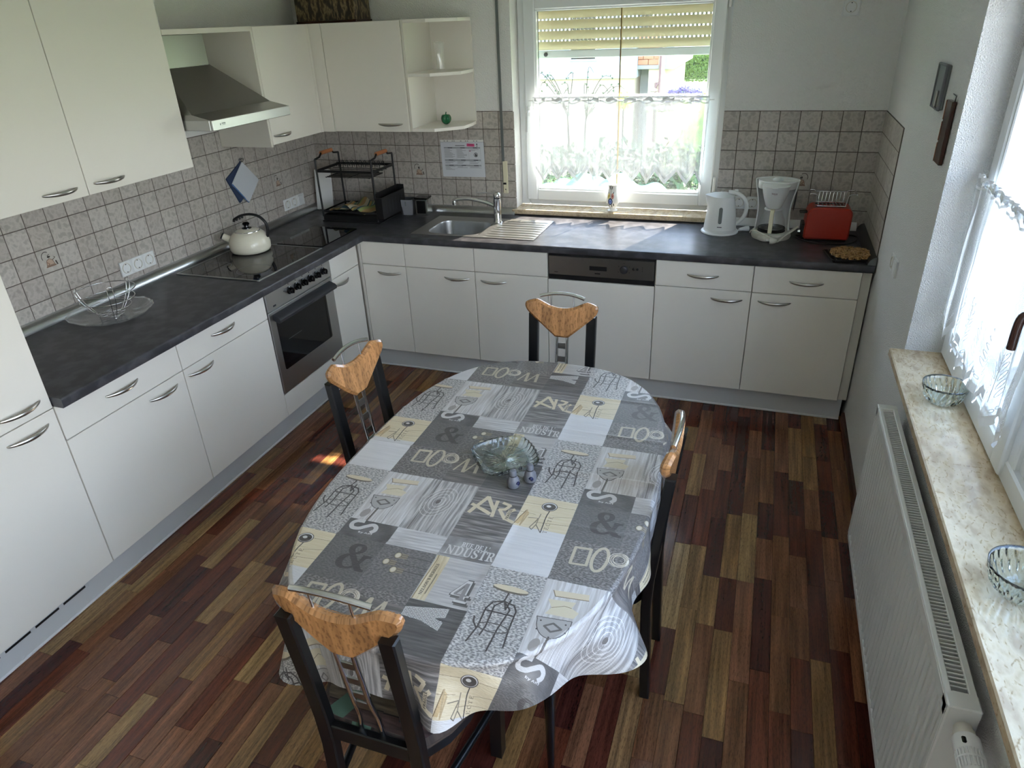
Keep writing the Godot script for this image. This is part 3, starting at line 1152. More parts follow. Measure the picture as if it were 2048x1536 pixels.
func tiles() -> void:
	var P := 0.104
	var shapes := []
	for i in 8:
		var m := MB.new()
		m.uo = Vector2(rng.randf(), rng.randf())
		m.box(Vector3(0, 0, 0.003), Vector3(0.1005, 0.1005, 0.006), 0.0012)
		shapes.append(m.mesh())
	var printed := MB.new()
	printed.box(Vector3(0, 0, 0.003), Vector3(0.1005, 0.1005, 0.0058), 0.0012)
	printed.quv(Vector3(-0.049, 0.049, 0.0061), Vector3(0.049, 0.049, 0.0061), Vector3(0.049, -0.049, 0.0061), Vector3(-0.049, -0.049, 0.0061), Vector3(0, 0, 1))
	var pm := printed.mesh()
	var bk: Node = get_node("wall_back")
	var lf: Node = get_node("wall_left")
	var rt: Node = get_node("wall_right")
	var g := MB.new()
	g.bb(Vector3(XL, 0.885, -0.001), Vector3(1.489, 1.513, 0.0042))
	g.bb(Vector3(2.727, 0.885, -0.001), Vector3(XR, 1.513, 0.0042))
	obj("grout", g, M.grout, bk)
	obj("grout", MB.new().bb(Vector3(XL - 0.001, 0.885, 0), Vector3(XL + 0.0042, 1.513, 2.771)), M.grout, lf)
	obj("grout", MB.new().bb(Vector3(XR - 0.0042, 0.885, 0), Vector3(XR + 0.001, 1.513, 0.626)), M.grout, rt)
	for row in 6:
		var y := 1.512 - P * (row + 0.5)
		for c in 15:       # behind the sink
			var x := XL + P * (c + 0.5)
			if c == 14:
				continue
			if x > 1.49:
				continue
			put_tile(shapes, pm, bk, Vector3(x, y, 0), 0.0, row == 3 and c == 7, 0)
		for c in 8:
			var x := XR - P * (c + 0.5)
			if c == 7:
				var m := MB.new()
				m.uo = Vector2(rng.randf(), 0.3)
				m.bb(Vector3(2.7275, y - 0.0502, 0), Vector3(XR - P * 7 - 0.0018, y + 0.0502, 0.006), 0.0012)
				obj("tile", m, M["tile_%d" % (rng.randi() % 4)], bk)
				continue
			put_tile(shapes, pm, bk, Vector3(x, y, 0), 0.0, row == 3 and c == 3, 1)
		for c in 27:
			var z := P * (c + 0.5)
			if z > 2.77:
				continue
			put_tile(shapes, pm, lf, Vector3(XL, y, z), PI / 2, row == 3 and c in [4, 20], 0)
		for c in 6:
			put_tile(shapes, pm, rt, Vector3(XR, y, P * (c + 0.5)), -PI / 2, false, 0)


func put_tile(shapes: Array, pm: ArrayMesh, wall: Node, at: Vector3, turn: float, has_print: bool, kind: int) -> void:
	var m: Material = M["tile_print_%d" % kind] if has_print else M["tile_%d" % (rng.randi() % 4)]
	var jit := Vector3(0, 0, -0.0006 * rng.randf())
	obj("tile", pm if has_print else shapes[rng.randi() % 8], m, wall, T(at + Basis.from_euler(Vector3(0, turn, 0)) * jit, Vector3(0, turn, 0)))


func bar_frame(x0: float, y0: float, x1: float, y1: float, w: float, z0: float, z1: float, b := 0.004) -> MB:   # four bars round an opening, in x and y
	var m := MB.new()
	m.bb(Vector3(x0, y0, z0), Vector3(x0 + w, y1, z1), b)
	m.bb(Vector3(x1 - w, y0, z0), Vector3(x1, y1, z1), b)
	m.bb(Vector3(x0 + w, y0, z0), Vector3(x1 - w, y0 + w, z1), b)
	m.bb(Vector3(x0 + w, y1 - w, z0), Vector3(x1 - w, y1, z1), b)
	return m


func window_back() -> void:
	var fr := bar_frame(1.489, 0.925, 2.727, 2.2, 0.058, -0.19, -0.125, 0.006)
	var win := struct("window_1", fr, M.pvc)
	obj("sash", bar_frame(1.535, 0.958, 2.688, 2.12, 0.07, -0.18, -0.1, 0.006), M.pvc, win)
	obj("bead", bar_frame(1.598, 1.024, 2.626, 2.056, 0.016, -0.16, -0.106, 0.005), M.pvc, win)
	obj("gasket", bar_frame(1.611, 1.037, 2.613, 2.043, 0.004, -0.15, -0.14, 0.0), M.gasket, win)
	obj("pane", MB.new().bb(Vector3(1.6, 1.03, -0.148), Vector3(2.62, 2.05, -0.144)), M.pane, win)
	var bar := MB.new()
	bar.bb(Vector3(2.106, 1.03, -0.1475), Vector3(2.109, 2.05, -0.1425))
	obj("glazing_bar", bar, M.black, win)
	obj("glazing_bar", MB.new().bb(Vector3(2.109, 1.03, -0.1475), Vector3(2.113, 2.05, -0.1425)), M.brass, win)
	var h := MB.new()
	h.box(Vector3(1.562, 1.5, -0.097), Vector3(0.026, 0.06, 0.012), 0.004)
	h.tube(smooth_path([Vector3(1.562, 1.5, -0.095), Vector3(1.562, 1.5, -0.065), Vector3(1.56, 1.485, -0.055), Vector3(1.558, 1.43, -0.052), Vector3(1.556, 1.385, -0.054)], 4), 0.009, 8, false, 0.7)
	obj("handle", h, M.white_plastic, win)
	var hg := MB.new().tube([Vector3(2.7, 1.05, -0.1), Vector3(2.7, 1.13, -0.1)], 0.008, 10)
	hg.tube([Vector3(2.7, 2.02, -0.1), Vector3(2.7, 2.1, -0.1)], 0.008, 10)
	obj("hinge", hg, M.white_plastic, win)
	# stone sill
	var s := MB.new()
	s.bb(Vector3(1.47, 0.8955, -0.13), Vector3(2.735, 0.925, 0.035), 0.004)
	var sill := one("stone_sill", s, M.marble, "beige stone window sill above the worktop, holding the painted vase", "window sill")
	# roller shutter in its guides
	var sh := thing("roller_shutter", "half lowered cream roller shutter of horizontal slats outside the window", "shutter", Vector3(2.11, 1.785, -0.24))
	for k in 8:
		var y := 0.045 + 0.0565 * k
		var m := MB.new()
		m.extr(V2([-0.006, 0, 0.004, 0, 0.008, 0.012, 0.009, 0.026, 0.006, 0.04, 0.001, 0.047, -0.006, 0.047]), -0.56, 0.56, 0.0, Transform3D(Basis(Vector3(0, 0, 1), Vector3(0, 1, 0), Vector3(1, 0, 0)), Vector3(0, y, 0)))
		obj("slat", m, M.shutter, sh)
		if k < 7:
			var c := MB.new()
			for j in 48:
				c.bb(Vector3(-0.56 + j * 0.0235, y + 0.047, -0.003), Vector3(-0.56 + j * 0.0235 + 0.0135, y + 0.0565, 0.0), 0.0)
			obj("hinge_strip", c, M.shutter_bar, sh)
	var eb := MB.new().bb(Vector3(-0.56, 0.0, -0.007), Vector3(0.56, 0.043, 0.007), 0.003)
	obj("end_bar", eb, M.shutter_bar, sh)
	var st := MB.new().lathe([Vector2(0.0, 0.012), Vector2(0.009, 0.012), Vector2(0.012, 0.008), Vector2(0.012, 0)], 16, T(Vector3(-0.475, 0.022, 0.007), Vector3(PI / 2, 0, 0)))
	obj("stop", st, M.gasket, sh)
	for sx in [-1, 1]:
		var gd := MB.new()
		gd.box(Vector3(sx * 0.575, -0.24, 0.0), Vector3(0.035, 1.36, 0.045), 0.003)
		obj("guide_rail", gd, M.pvc, sh)
	# the strap and its winder
	var wd := thing("shutter_strap", "grey roller shutter strap running down to its cream winder", "strap", Vector3(1.418, 1.03, 0.006))
	obj("strap", MB.new().box(Vector3(0.0, 0.62, 0.008), Vector3(0.017, 1.12, 0.0016), 0.0), M.slate_grey, wd)
	var wb := MB.new().box(Vector3(0.01, 0.09, 0.005), Vector3(0.032, 0.2, 0.01), 0.003)
	obj("winder_plate", wb, M.cream_plastic, wd)
	obj("slot", MB.new().box(Vector3(0.006, 0.052, 0.0104), Vector3(0.02, 0.012, 0.002)), M.black, wd)
	obj("screw", MB.new().ball(Vector3(0.01, 0.016, 0.0105), Vector3(0.004, 0.004, 0.002), 8, 4), M.black, wd)
	# the lace half curtain
	curtain("lace_curtain", "white lace half curtain with leaf sprigs on the window above the sill", Vector3(1.592, 1.562, -0.075), 0.0, 1.045, 0.40, 0.475, 9.5, 5)


func curtain(called: String, label: String, at: Vector3, turn: float, wide: float, hi: float, lo: float, reps: float, sd: int) -> void:
	var c := thing(called, label, "curtain", at, turn)
	var n := noise(1.6, sd, 2)
	var f := func(u: float, v: float) -> Vector3:
		var t := u * reps
		var zig := absf(fposmod(t, 1.0) - 0.5) * 2.0       # 0 in the middle of a repeat, 1 between two
		var bottom := -lerpf(lo, hi, zig)
		var y := lerpf(0.022, bottom, v)
		var fold := 0.011 * sin(t * 4.1 + n.get_noise_2d(u * 4.0, 0.0) * 5.0) * (0.45 + 0.55 * v) + 0.009 * n.get_noise_2d(u * 9.0, v * 0.8)
		var x := u * wide + 0.012 * sin(t * 2.3 + 1.0) * v
		return Vector3(x, y, fold + 0.004)
	var m := MB.new()
	m.surf(int(reps * 16), 26, f, false, false, Vector2(reps, 1))
	obj("lace", m, M.lace, c)
	var ruf := MB.new()                    # the ruffled heading on the rod
	var fr := func(u: float, v: float) -> Vector3:
		var t := u * reps
		var a := v * TAU
		return Vector3(u * wide, 0.005 + sin(a) * (0.011 + 0.004 * sin(t * 9.0)) + 0.004 * sin(t * 13.0), cos(a) * (0.008 + 0.003 * sin(t * 7.0 + 2.0)))
	for k in int(reps):
		var k0 := (k + 0.12) / reps
		var sub := func(u: float, v: float) -> Vector3: return fr.call(k0 + u * 0.62 / reps, v)
		ruf.surf(14, 8, sub, false, false, Vector2(1, 0.02))
	obj("heading", ruf, M.lace, c)
	obj("rod", MB.new().tube([Vector3(-0.025, 0, 0), Vector3(wide + 0.025, 0, 0)], 0.0035, 8), M.white_plastic, c)


func window_side() -> void:
	# built as seen from inside: x along the wall (towards the back), z into the room, then turned onto the right wall
	var xf := Transform3D(Basis.from_euler(Vector3(0, -PI / 2, 0)), Vector3(3.7, 0, 1.605))   # local x -> world +z, local z -> world -x
	var win := struct("window_2", bar_frame(0.0, 0.873, 2.145, 2.2, 0.062, -0.04, 0.04, 0.006), M.pvc)
	win.transform = xf
	obj("mullion", MB.new().bb(Vector3(0.79, 0.93, -0.04), Vector3(0.86, 2.14, 0.035), 0.005), M.pvc, win)
	obj("sash", bar_frame(0.022, 0.884, 0.815, 2.16, 0.074, -0.012, 0.05, 0.005), M.pvc, win)
	obj("sash", bar_frame(0.85, 0.93, 2.11, 2.15, 0.07, -0.03, 0.02, 0.005), M.pvc, win)
	obj("bead", bar_frame(0.094, 0.956, 0.743, 2.088, 0.014, 0.0, 0.044, 0.004), M.pvc, win)
	obj("pane", MB.new().bb(Vector3(0.09, 0.95, 0.008), Vector3(0.75, 2.1, 0.012)), M.pane, win)
	obj("pane", MB.new().bb(Vector3(0.91, 0.99, -0.012), Vector3(2.05, 2.09, -0.008)), M.pane, win)
	var h := MB.new()
	h.box(Vector3(0.795, 1.33, 0.054), Vector3(0.028, 0.065, 0.01), 0.004)
	h.tube(smooth_path([Vector3(0.795, 1.33, 0.058), Vector3(0.795, 1.33, 0.09), Vector3(0.795, 1.31, 0.1), Vector3(0.795, 1.24, 0.1)], 4), 0.011, 8)
	obj("handle", h, M.brown_gloss, win)
	var s := MB.new()
	s.bb(Vector3(3.489, 0.845, 1.6), Vector3(3.69, 0.875, 3.76), 0.004)
	one("marble_sill", s, M.marble, "polished beige marble window sill above the radiator", "window sill")
	curtain("lace_curtain", "white lace half curtain hanging before the side window above the marble sill", Vector3(3.63, 1.495, 1.64), -PI / 2, 0.84, 0.46, 0.53, 7.0, 9)
	# glazed door to the added outdoor slab, beside the camera
	var dr := struct("door_1", bar_frame(0.0, 0.0, 0.95, 2.2, 0.06, -0.04, 0.04, 0.006), M.pvc)
	dr.transform = Transform3D(Basis.from_euler(Vector3(0, -PI / 2, 0)), Vector3(3.7, 0, 3.95))
	obj("sash", bar_frame(0.04, 0.03, 0.91, 2.16, 0.09, -0.02, 0.045, 0.005), M.pvc, dr)
	obj("pane", MB.new().bb(Vector3(0.12, 0.11, 0.008), Vector3(0.83, 2.08, 0.012)), M.pane, dr)


# ---------------------------------------------------------------- fitted kitchen
var handle_mesh: ArrayMesh

func bow() -> ArrayMesh:   # bow handle 0.16 long, thick in the middle, tapering to both ends
	var f := func(u: float, v: float) -> Vector3:
		var t := u * 2.0 - 1.0
		var k := sqrt(maxf(1.0 - t * t, 0.0))
		var hgt := 0.002 + 0.0062 * k
		var thk := 0.0018 + 0.003 * k
		var a := v * TAU
		return Vector3(t * 0.081, sin(a) * hgt - 0.004 * k, 0.001 + 0.026 * (1.0 - t * t) + cos(a) * thk)
	return MB.new().surf(26, 12, f, true).mesh()

func unit(called: String, label: String, category: String, side: String, at: float, w: float, front: float, y0: float, y1: float, back := 0.05, group := "") -> Node3D:
	# side B: at is the left edge in x; side L: at is the left edge as seen, that is the larger z
	var t := thing(called, label, category, Vector3(at, 0, 0) if side == "B" else Vector3(0, 0, at), 0.0 if side == "B" else PI / 2, group)
	var off := 0.0
	obj("carcass", MB.new().bb(Vector3(0.0008, y0, back), Vector3(w - 0.0008, y1, front - 0.0205), 0.001), M.carcass, t)
	return t

func front(t: Node3D, called: String, x0: float, x1: float, y0: float, y1: float, z: float, hx := -1.0, hy := 0.0) -> MeshInstance3D:
	var b := MB.new().bb(Vector3(x0 + 0.0018, y0 + 0.0018, z - 0.019), Vector3(x1 - 0.0018, y1 - 0.0018, z), 0.0015)
	var d := obj(called, b, M.front, t)
	if hx >= 0.0:
		obj("handle", handle_mesh, M.nickel, d, T(Vector3(hx, hy, z)))
	return d


func kitchen_base() -> void:
	handle_mesh = bow()
	var zb := 0.653
	var xl := 0.681
	var top := 0.8505
	# back run: five units and the dishwasher
	var g := "base units under the window"
	var t := unit("base_cabinet", "narrow cream base cabinet in the corner beside the sink unit", "cabinet", "B", 0.698, 0.297, zb, 0.137, top, 0.05, g)
	front(t, "panel", 0, 0.297, 0.708, top, zb)
	front(t, "door", 0, 0.297, 0.137, 0.708, zb, 0.183, 0.665)
	t = unit("base_cabinet", "cream sink cabinet with its bow handle towards the window side", "cabinet", "B", 0.995, 0.449, zb, 0.137, 0.72, 0.05, g)
	front(t, "panel", 0, 0.449, 0.708, top, zb)
	front(t, "door", 0, 0.449, 0.137, 0.708, zb, 0.333, 0.663)
	t = unit("base_cabinet", "cream base cabinet below the draining board, next to the dishwasher", "cabinet", "B", 1.444, 0.4445, zb, 0.137, 0.84, 0.05, g)
	front(t, "panel", 0, 0.4445, 0.708, top, zb)
	front(t, "door", 0, 0.4445, 0.137, 0.708, zb, 0.115, 0.66)
	t = unit("base_cabinet", "cream drawer cabinet below the white kettle, beside the dishwasher", "cabinet", "B", 2.4885, 0.4965, zb, 0.137, top, 0.05, g)
	front(t, "drawer", 0, 0.4965, 0.708, top, zb, 0.246, 0.782)
	front(t, "door", 0, 0.4965, 0.137, 0.708, zb, 0.376, 0.662)
	t = unit("base_cabinet", "cream drawer cabinet below the red toaster at the wall end", "cabinet", "B", 2.985, 0.501, zb, 0.137, top, 0.05, g)
	front(t, "drawer", 0, 0.501, 0.708, top, zb, 0.254, 0.78)
	front(t, "door", 0, 0.501, 0.137, 0.708, zb, 0.116, 0.665)
	one("filler_panel", MB.new().bb(Vector3(3.4875, 0.137, 0.1), Vector3(3.53, top, 0.634), 0.001), M.carcass, "narrow cream filler panel between the last base cabinet and the plaster wall", "panel")
	one("corner_post", MB.new().extr(V2([0.6, 0.6, 0.679, 0.6, 0.679, 0.651, 0.6965, 0.651, 0.6965, 0.632, 0.66, 0.632, 0.66, 0.628, 0.6, 0.628]), -top, -0.137, 0.0, Transform3D(Basis(Vector3(1, 0, 0), Vector3(0, 0, 1), Vector3(0, -1, 0)), Vector3.ZERO)), M.front, "cream corner post where the two runs of base cabinets meet", "corner post")
	# dishwasher
	var dw := unit("dishwasher", "built-in dishwasher with dark steel control strip and cream door", "dishwasher", "B", 1.8885, 0.6, zb, 0.137, 0.84)
	obj("frame", MB.new().bb(Vector3(0.004, 0.7, zb - 0.03), Vector3(0.596, top, zb - 0.006), 0.002), M.black, dw)
	var cp := obj("control_panel", MB.new().bb(Vector3(0.008, 0.729, zb - 0.012), Vector3(0.592, 0.836, zb + 0.001), 0.003), M.dark_steel, dw)
	obj("grip_recess", MB.new().bb(Vector3(0.238, 0.765, zb - 0.004), Vector3(0.338, 0.793, zb + 0.0025), 0.003), M.black, cp)
	obj("knob", MB.new().lathe([Vector2(0.023, 0), Vector2(0.023, 0.002), Vector2(0.02, 0.012), Vector2(0.017, 0.014), Vector2(0, 0.014)], 24, T(Vector3(0.43, 0.782, zb + 0.001), Vector3(PI / 2, 0, 0))), M.charcoal, cp)
	for p in [[0.483, 0.79], [0.503, 0.79]]:
		obj("button", MB.new().lathe([Vector2(0.007, 0), Vector2(0.007, 0.004), Vector2(0.005, 0.006), Vector2(0, 0.006)], 14, T(Vector3(p[0], p[1], zb + 0.001), Vector3(PI / 2, 0, 0))), M.black, cp)
	var mk := MB.new()
	for p in [[0.53, 0.8], [0.53, 0.79], [0.53, 0.78], [0.43, 0.818], [0.4, 0.768], [0.46, 0.768], [0.402, 0.8], [0.46, 0.8]]:
		mk.box(Vector3(p[0], p[1], zb + 0.0012), Vector3(0.003, 0.004, 0.0006))
	mk.box(Vector3(0.285, 0.75, zb + 0.0012), Vector3(0.03, 0.006, 0.0006))
	mk.box(Vector3(0.05, 0.745, zb + 0.0012), Vector3(0.02, 0.003, 0.0006))
	obj("marking", mk, M.black, cp)
	front(dw, "door", 0, 0.6, 0.137, 0.7, zb)
	# left run
	g = "base units along the tiled side wall"
	t = unit("base_cabinet", "narrow cream base cabinet between the oven and the corner post", "cabinet", "L", 0.973, 0.302, xl, 0.137, top, 0.05, g)
	front(t, "drawer", 0, 0.302, 0.708, top, xl)
	front(t, "door", 0, 0.302, 0.137, 0.708, xl, 0.09, 0.668)
	t = unit("base_cabinet", "cream base cabinet directly beside the built-in oven, below bare worktop", "cabinet", "L", 2.179, 0.604, xl, 0.137, top, 0.05, g)
	front(t, "drawer", 0, 0.604, 0.708, top, xl, 0.288, 0.787)
	front(t, "door", 0, 0.604, 0.137, 0.708, xl, 0.102, 0.672)
	t = unit("base_cabinet", "cream base cabinet below the wire basket, beside the tall unit", "cabinet", "L", 2.771, 0.592, xl, 0.137, top, 0.05, g)
	front(t, "drawer", 0, 0.592, 0.708, top, xl, 0.283, 0.783)
	front(t, "door", 0, 0.592, 0.137, 0.708, xl, 0.464, 0.667)
	t = unit("tall_cabinet", "tall cream cabinet at the end of the worktop with two stacked doors", "cabinet", "L", 3.372, 0.6, xl, 0.137, 2.36)
	front(t, "door", 0, 0.6, 0.137, 0.847, xl, 0.482, 0.803)
	front(t, "door", 0, 0.6, 0.847, 2.36, xl, 0.484, 0.897)
	# worktops
	var prof := V2([0.0, 0.8515, 0.0, WT, 0, 0])
	var z1 := 0.663
	var x1 := 0.691
	var w := MB.new()
	w.extr(front_edge(0.012, x1), 0.0, 2.7705, 0.0, Transform3D(Basis(Vector3(1, 0, 0), Vector3(0, 1, 0), Vector3(0, 0, 1)), Vector3(XL - 0.0, 0, 0)))
	one("worktop", w, M.worktop, "dark grey worktop along the tiled side wall holding the hob", "worktop")
	w = MB.new()
	var zy := Transform3D(Basis(Vector3(0, 0, 1), Vector3(0, 1, 0), Vector3(1, 0, 0)), Vector3.ZERO)
	w.extr(front_edge(0.575, z1), x1 + XL - 0.0415, 3.532, 0.0, zy)
	w.bb(Vector3(x1 + 0.0005, 0.8515, 0.001), Vector3(1.08, WT, 0.575))
	w.bb(Vector3(1.44, 0.8515, 0.001), Vector3(3.532, WT, 0.575))
	w.bb(Vector3(1.08, 0.8515, 0.001), Vector3(1.44, WT, 0.24))
	w.bb(Vector3(1.08, 0.8515, 0.56), Vector3(1.44, WT, 0.575))
	one("worktop", w, M.worktop, "dark grey worktop below the window holding sink and small appliances", "worktop")
	# wall strips
	var wp := V2([0.0, 0.0, 0.036, 0.0, 0.036, 0.006, 0.03, 0.02, 0.018, 0.033, 0.006, 0.039, 0.0, 0.039])
	one("wall_strip", MB.new().extr(wp, 0.02, 2.7695, 0.0, Transform3D(Basis.IDENTITY, Vector3(XL + 0.0065, WT + 0.0002, 0)), 50.0), M.alu, "rounded aluminium strip closing the worktop against the side wall tiles", "strip")
	var zy2 := func(x: float) -> Transform3D: return Transform3D(Basis(Vector3(0, 0, 1), Vector3(0, 1, 0), Vector3(1, 0, 0)), Vector3(0, WT + 0.0002, 0.0065))
	one("wall_strip", MB.new().extr(wp, XL + 0.045, 1.4895, 0.0, zy2.call(0), 50.0), M.alu, "rounded aluminium strip behind the sink up to the window sill", "strip")
	one("wall_strip", MB.new().extr(wp, 2.737, XR - 0.045, 0.0, zy2.call(0), 50.0), M.white_plastic, "pale worktop strip behind the kettle, coffee maker and toaster", "strip")
	var ws := MB.new().extr(wp, 0.02, 0.655, 0.0, Transform3D(Basis(Vector3(-1, 0, 0), Vector3(0, 1, 0), Vector3(0, 0, 1)), Vector3(XR - 0.0065, WT + 0.0002, 0)), 50.0)
	var wo := one("wall_strip", ws, M.charcoal, "dark worktop strip along the short tiled wall beside the trivet", "strip")
	obj("end_cap", MB.new().extr(wp, 0.655, 0.6615, 0.001, Transform3D(Basis(Vector3(-1, 0, 0), Vector3(0, 1, 0), Vector3(0, 0, 1)), Vector3(XR - 0.0065, WT + 0.0003, 0))), M.slate_grey, wo)
	# plinths with their sealing lip
	var p := one("plinth", MB.new().bb(Vector3(0.6, 0.012, 0.588), Vector3(3.515, 0.136, 0.604), 0.001), M.plinth, "pale grey plinth board under the base cabinets below the window", "plinth")
	obj("seal", MB.new().bb(Vector3(0.63, 0.0005, 0.6), Vector3(3.515, 0.012, 0.608), 0.002), M.white_plastic, p)
	p = one("plinth", MB.new().bb(Vector3(0.612, 0.012, 0.606), Vector3(0.629, 0.136, 3.37), 0.001), M.plinth, "pale grey plinth board under the oven and the cabinets beside it", "plinth")
	obj("seal", MB.new().bb(Vector3(0.625, 0.0005, 0.61), Vector3(0.633, 0.012, 3.37), 0.002), M.white_plastic, p)
	var vt := one("plinth_vent", MB.new().bb(Vector3(0.6292, 0.078, 2.87), Vector3(0.634, 0.134, 3.36), 0.002), M.plinth, "slotted ventilation grille in the plinth under the tall cabinet", "grille")
	for k in 4:
		obj("slot", MB.new().bb(Vector3(0.633, 0.088, 2.885 + k * 0.12), Vector3(0.6345, 0.098, 2.885 + k * 0.12 + 0.1)), M.black, vt)


func front_edge(x0: float, x1: float) -> PackedVector2Array:   # section of a worktop with a rounded front edge
	var p := PackedVector2Array()
	p.append(Vector2(x0, 0.8515))
	for i in 4:
		var a := -PI / 2 + i / 3.0 * PI / 2
		p.append(Vector2(x1 - 0.005, 0.8565) + Vector2(cos(a), sin(a)) * 0.005)
	for i in 5:
		var a := i / 4.0 * PI / 2
		p.append(Vector2(x1 - 0.008, WT - 0.008) + Vector2(cos(a), sin(a)) * 0.008)
	p.append(Vector2(x0, WT))
	return p


func kitchen_wall() -> void:
	var xf := 0.392
	# the pair of higher wall cabinets
	var t := unit("wall_cabinet", "high cream wall cabinet farther from the cooker hood, above the wire basket", "cabinet", "L", 2.722, 0.602, xf, 1.441, 2.36, 0.05, "higher wall cabinets")
	front(t, "door", 0, 0.602, 1.439, 2.36, xf, 0.477, 1.482)
	t = unit("wall_cabinet", "high cream wall cabinet right beside the steel cooker hood", "cabinet", "L", 2.12, 0.602, xf, 1.441, 2.36, 0.05, "higher wall cabinets")
	front(t, "door", 0, 0.602, 1.439, 2.36, xf, 0.113, 1.482)
	# hood, with the board above it
	one("hood_board", MB.new().bb(Vector3(XL + 0.001, 2.005, 0.908), Vector3(xf, 2.028, 1.5175), 0.001), M.carcass, "cream board bridging the gap above the cooker hood", "board")
	t = unit("wall_cabinet", "low cream wall cabinet between cooker hood and corner, one handle", "cabinet", "L", 0.905, 0.5, xf, 1.441, 2.028, 0.05)
	front(t, "door", 0.015, 0.5, 1.439, 2.028, xf, 0.11, 1.488)
	obj("side_panel", MB.new().bb(Vector3(0.0, 1.43, 0.05), Vector3(0.0165, 2.028, xf - 0.003), 0.001), M.carcass, t)
	var c := MB.new()
	c.bb(Vector3(XL + 0.001, 1.441, 0.008), Vector3(xf - 0.02, 2.028, 0.404), 0.001)
	c.bb(Vector3(xf - 0.02, 1.439, 0.38), Vector3(xf - 0.001, 2.028, 0.404), 0.001)
	c.bb(Vector3(xf - 0.02, 1.439, 0.352), Vector3(0.465, 2.028, 0.376), 0.001)
	one("corner_cabinet", c, M.front, "cream corner post and carcass joining the two runs of wall cabinets", "cabinet")
	var zf := 0.372
	t = unit("wall_cabinet", "cream wall cabinet above the dish rack with one handle below", "cabinet", "B", 0.466, 0.508, zf, 1.441, 2.028, 0.008)
	front(t, "door", 0, 0.508, 1.439, 2.028, zf, 0.385, 1.486)
	# open corner shelf
	var sh := thing("corner_shelf", "open cream corner shelf with bevelled front beside the window".replace("bevelled", "angled"), "shelf", Vector3(0.975, 0, 0))
	obj("side_panel", MB.new().bb(Vector3(0, 1.441, 0.008), Vector3(0.016, 2.028, 0.366), 0.001), M.carcass, sh)
	obj("back_panel", MB.new().bb(Vector3(0.016, 1.457, 0.0066), Vector3(0.279, 2.01, 0.02)), M.front, sh)
	var pl := V2([0.0165, 0.0205, 0.0165, 0.368, 0.155, 0.368, 0.292, 0.24, 0.292, 0.11, 0.28, 0.0205])
	for y in [1.441, 1.737, 2.01]:
		obj("shelf_board", MB.new().extr(pl, -y - 0.018, -y, 0.0012, Transform3D(Basis(Vector3(1, 0, 0), Vector3(0, 0, 1), Vector3(0, -1, 0)), Vector3.ZERO)), M.front, sh)


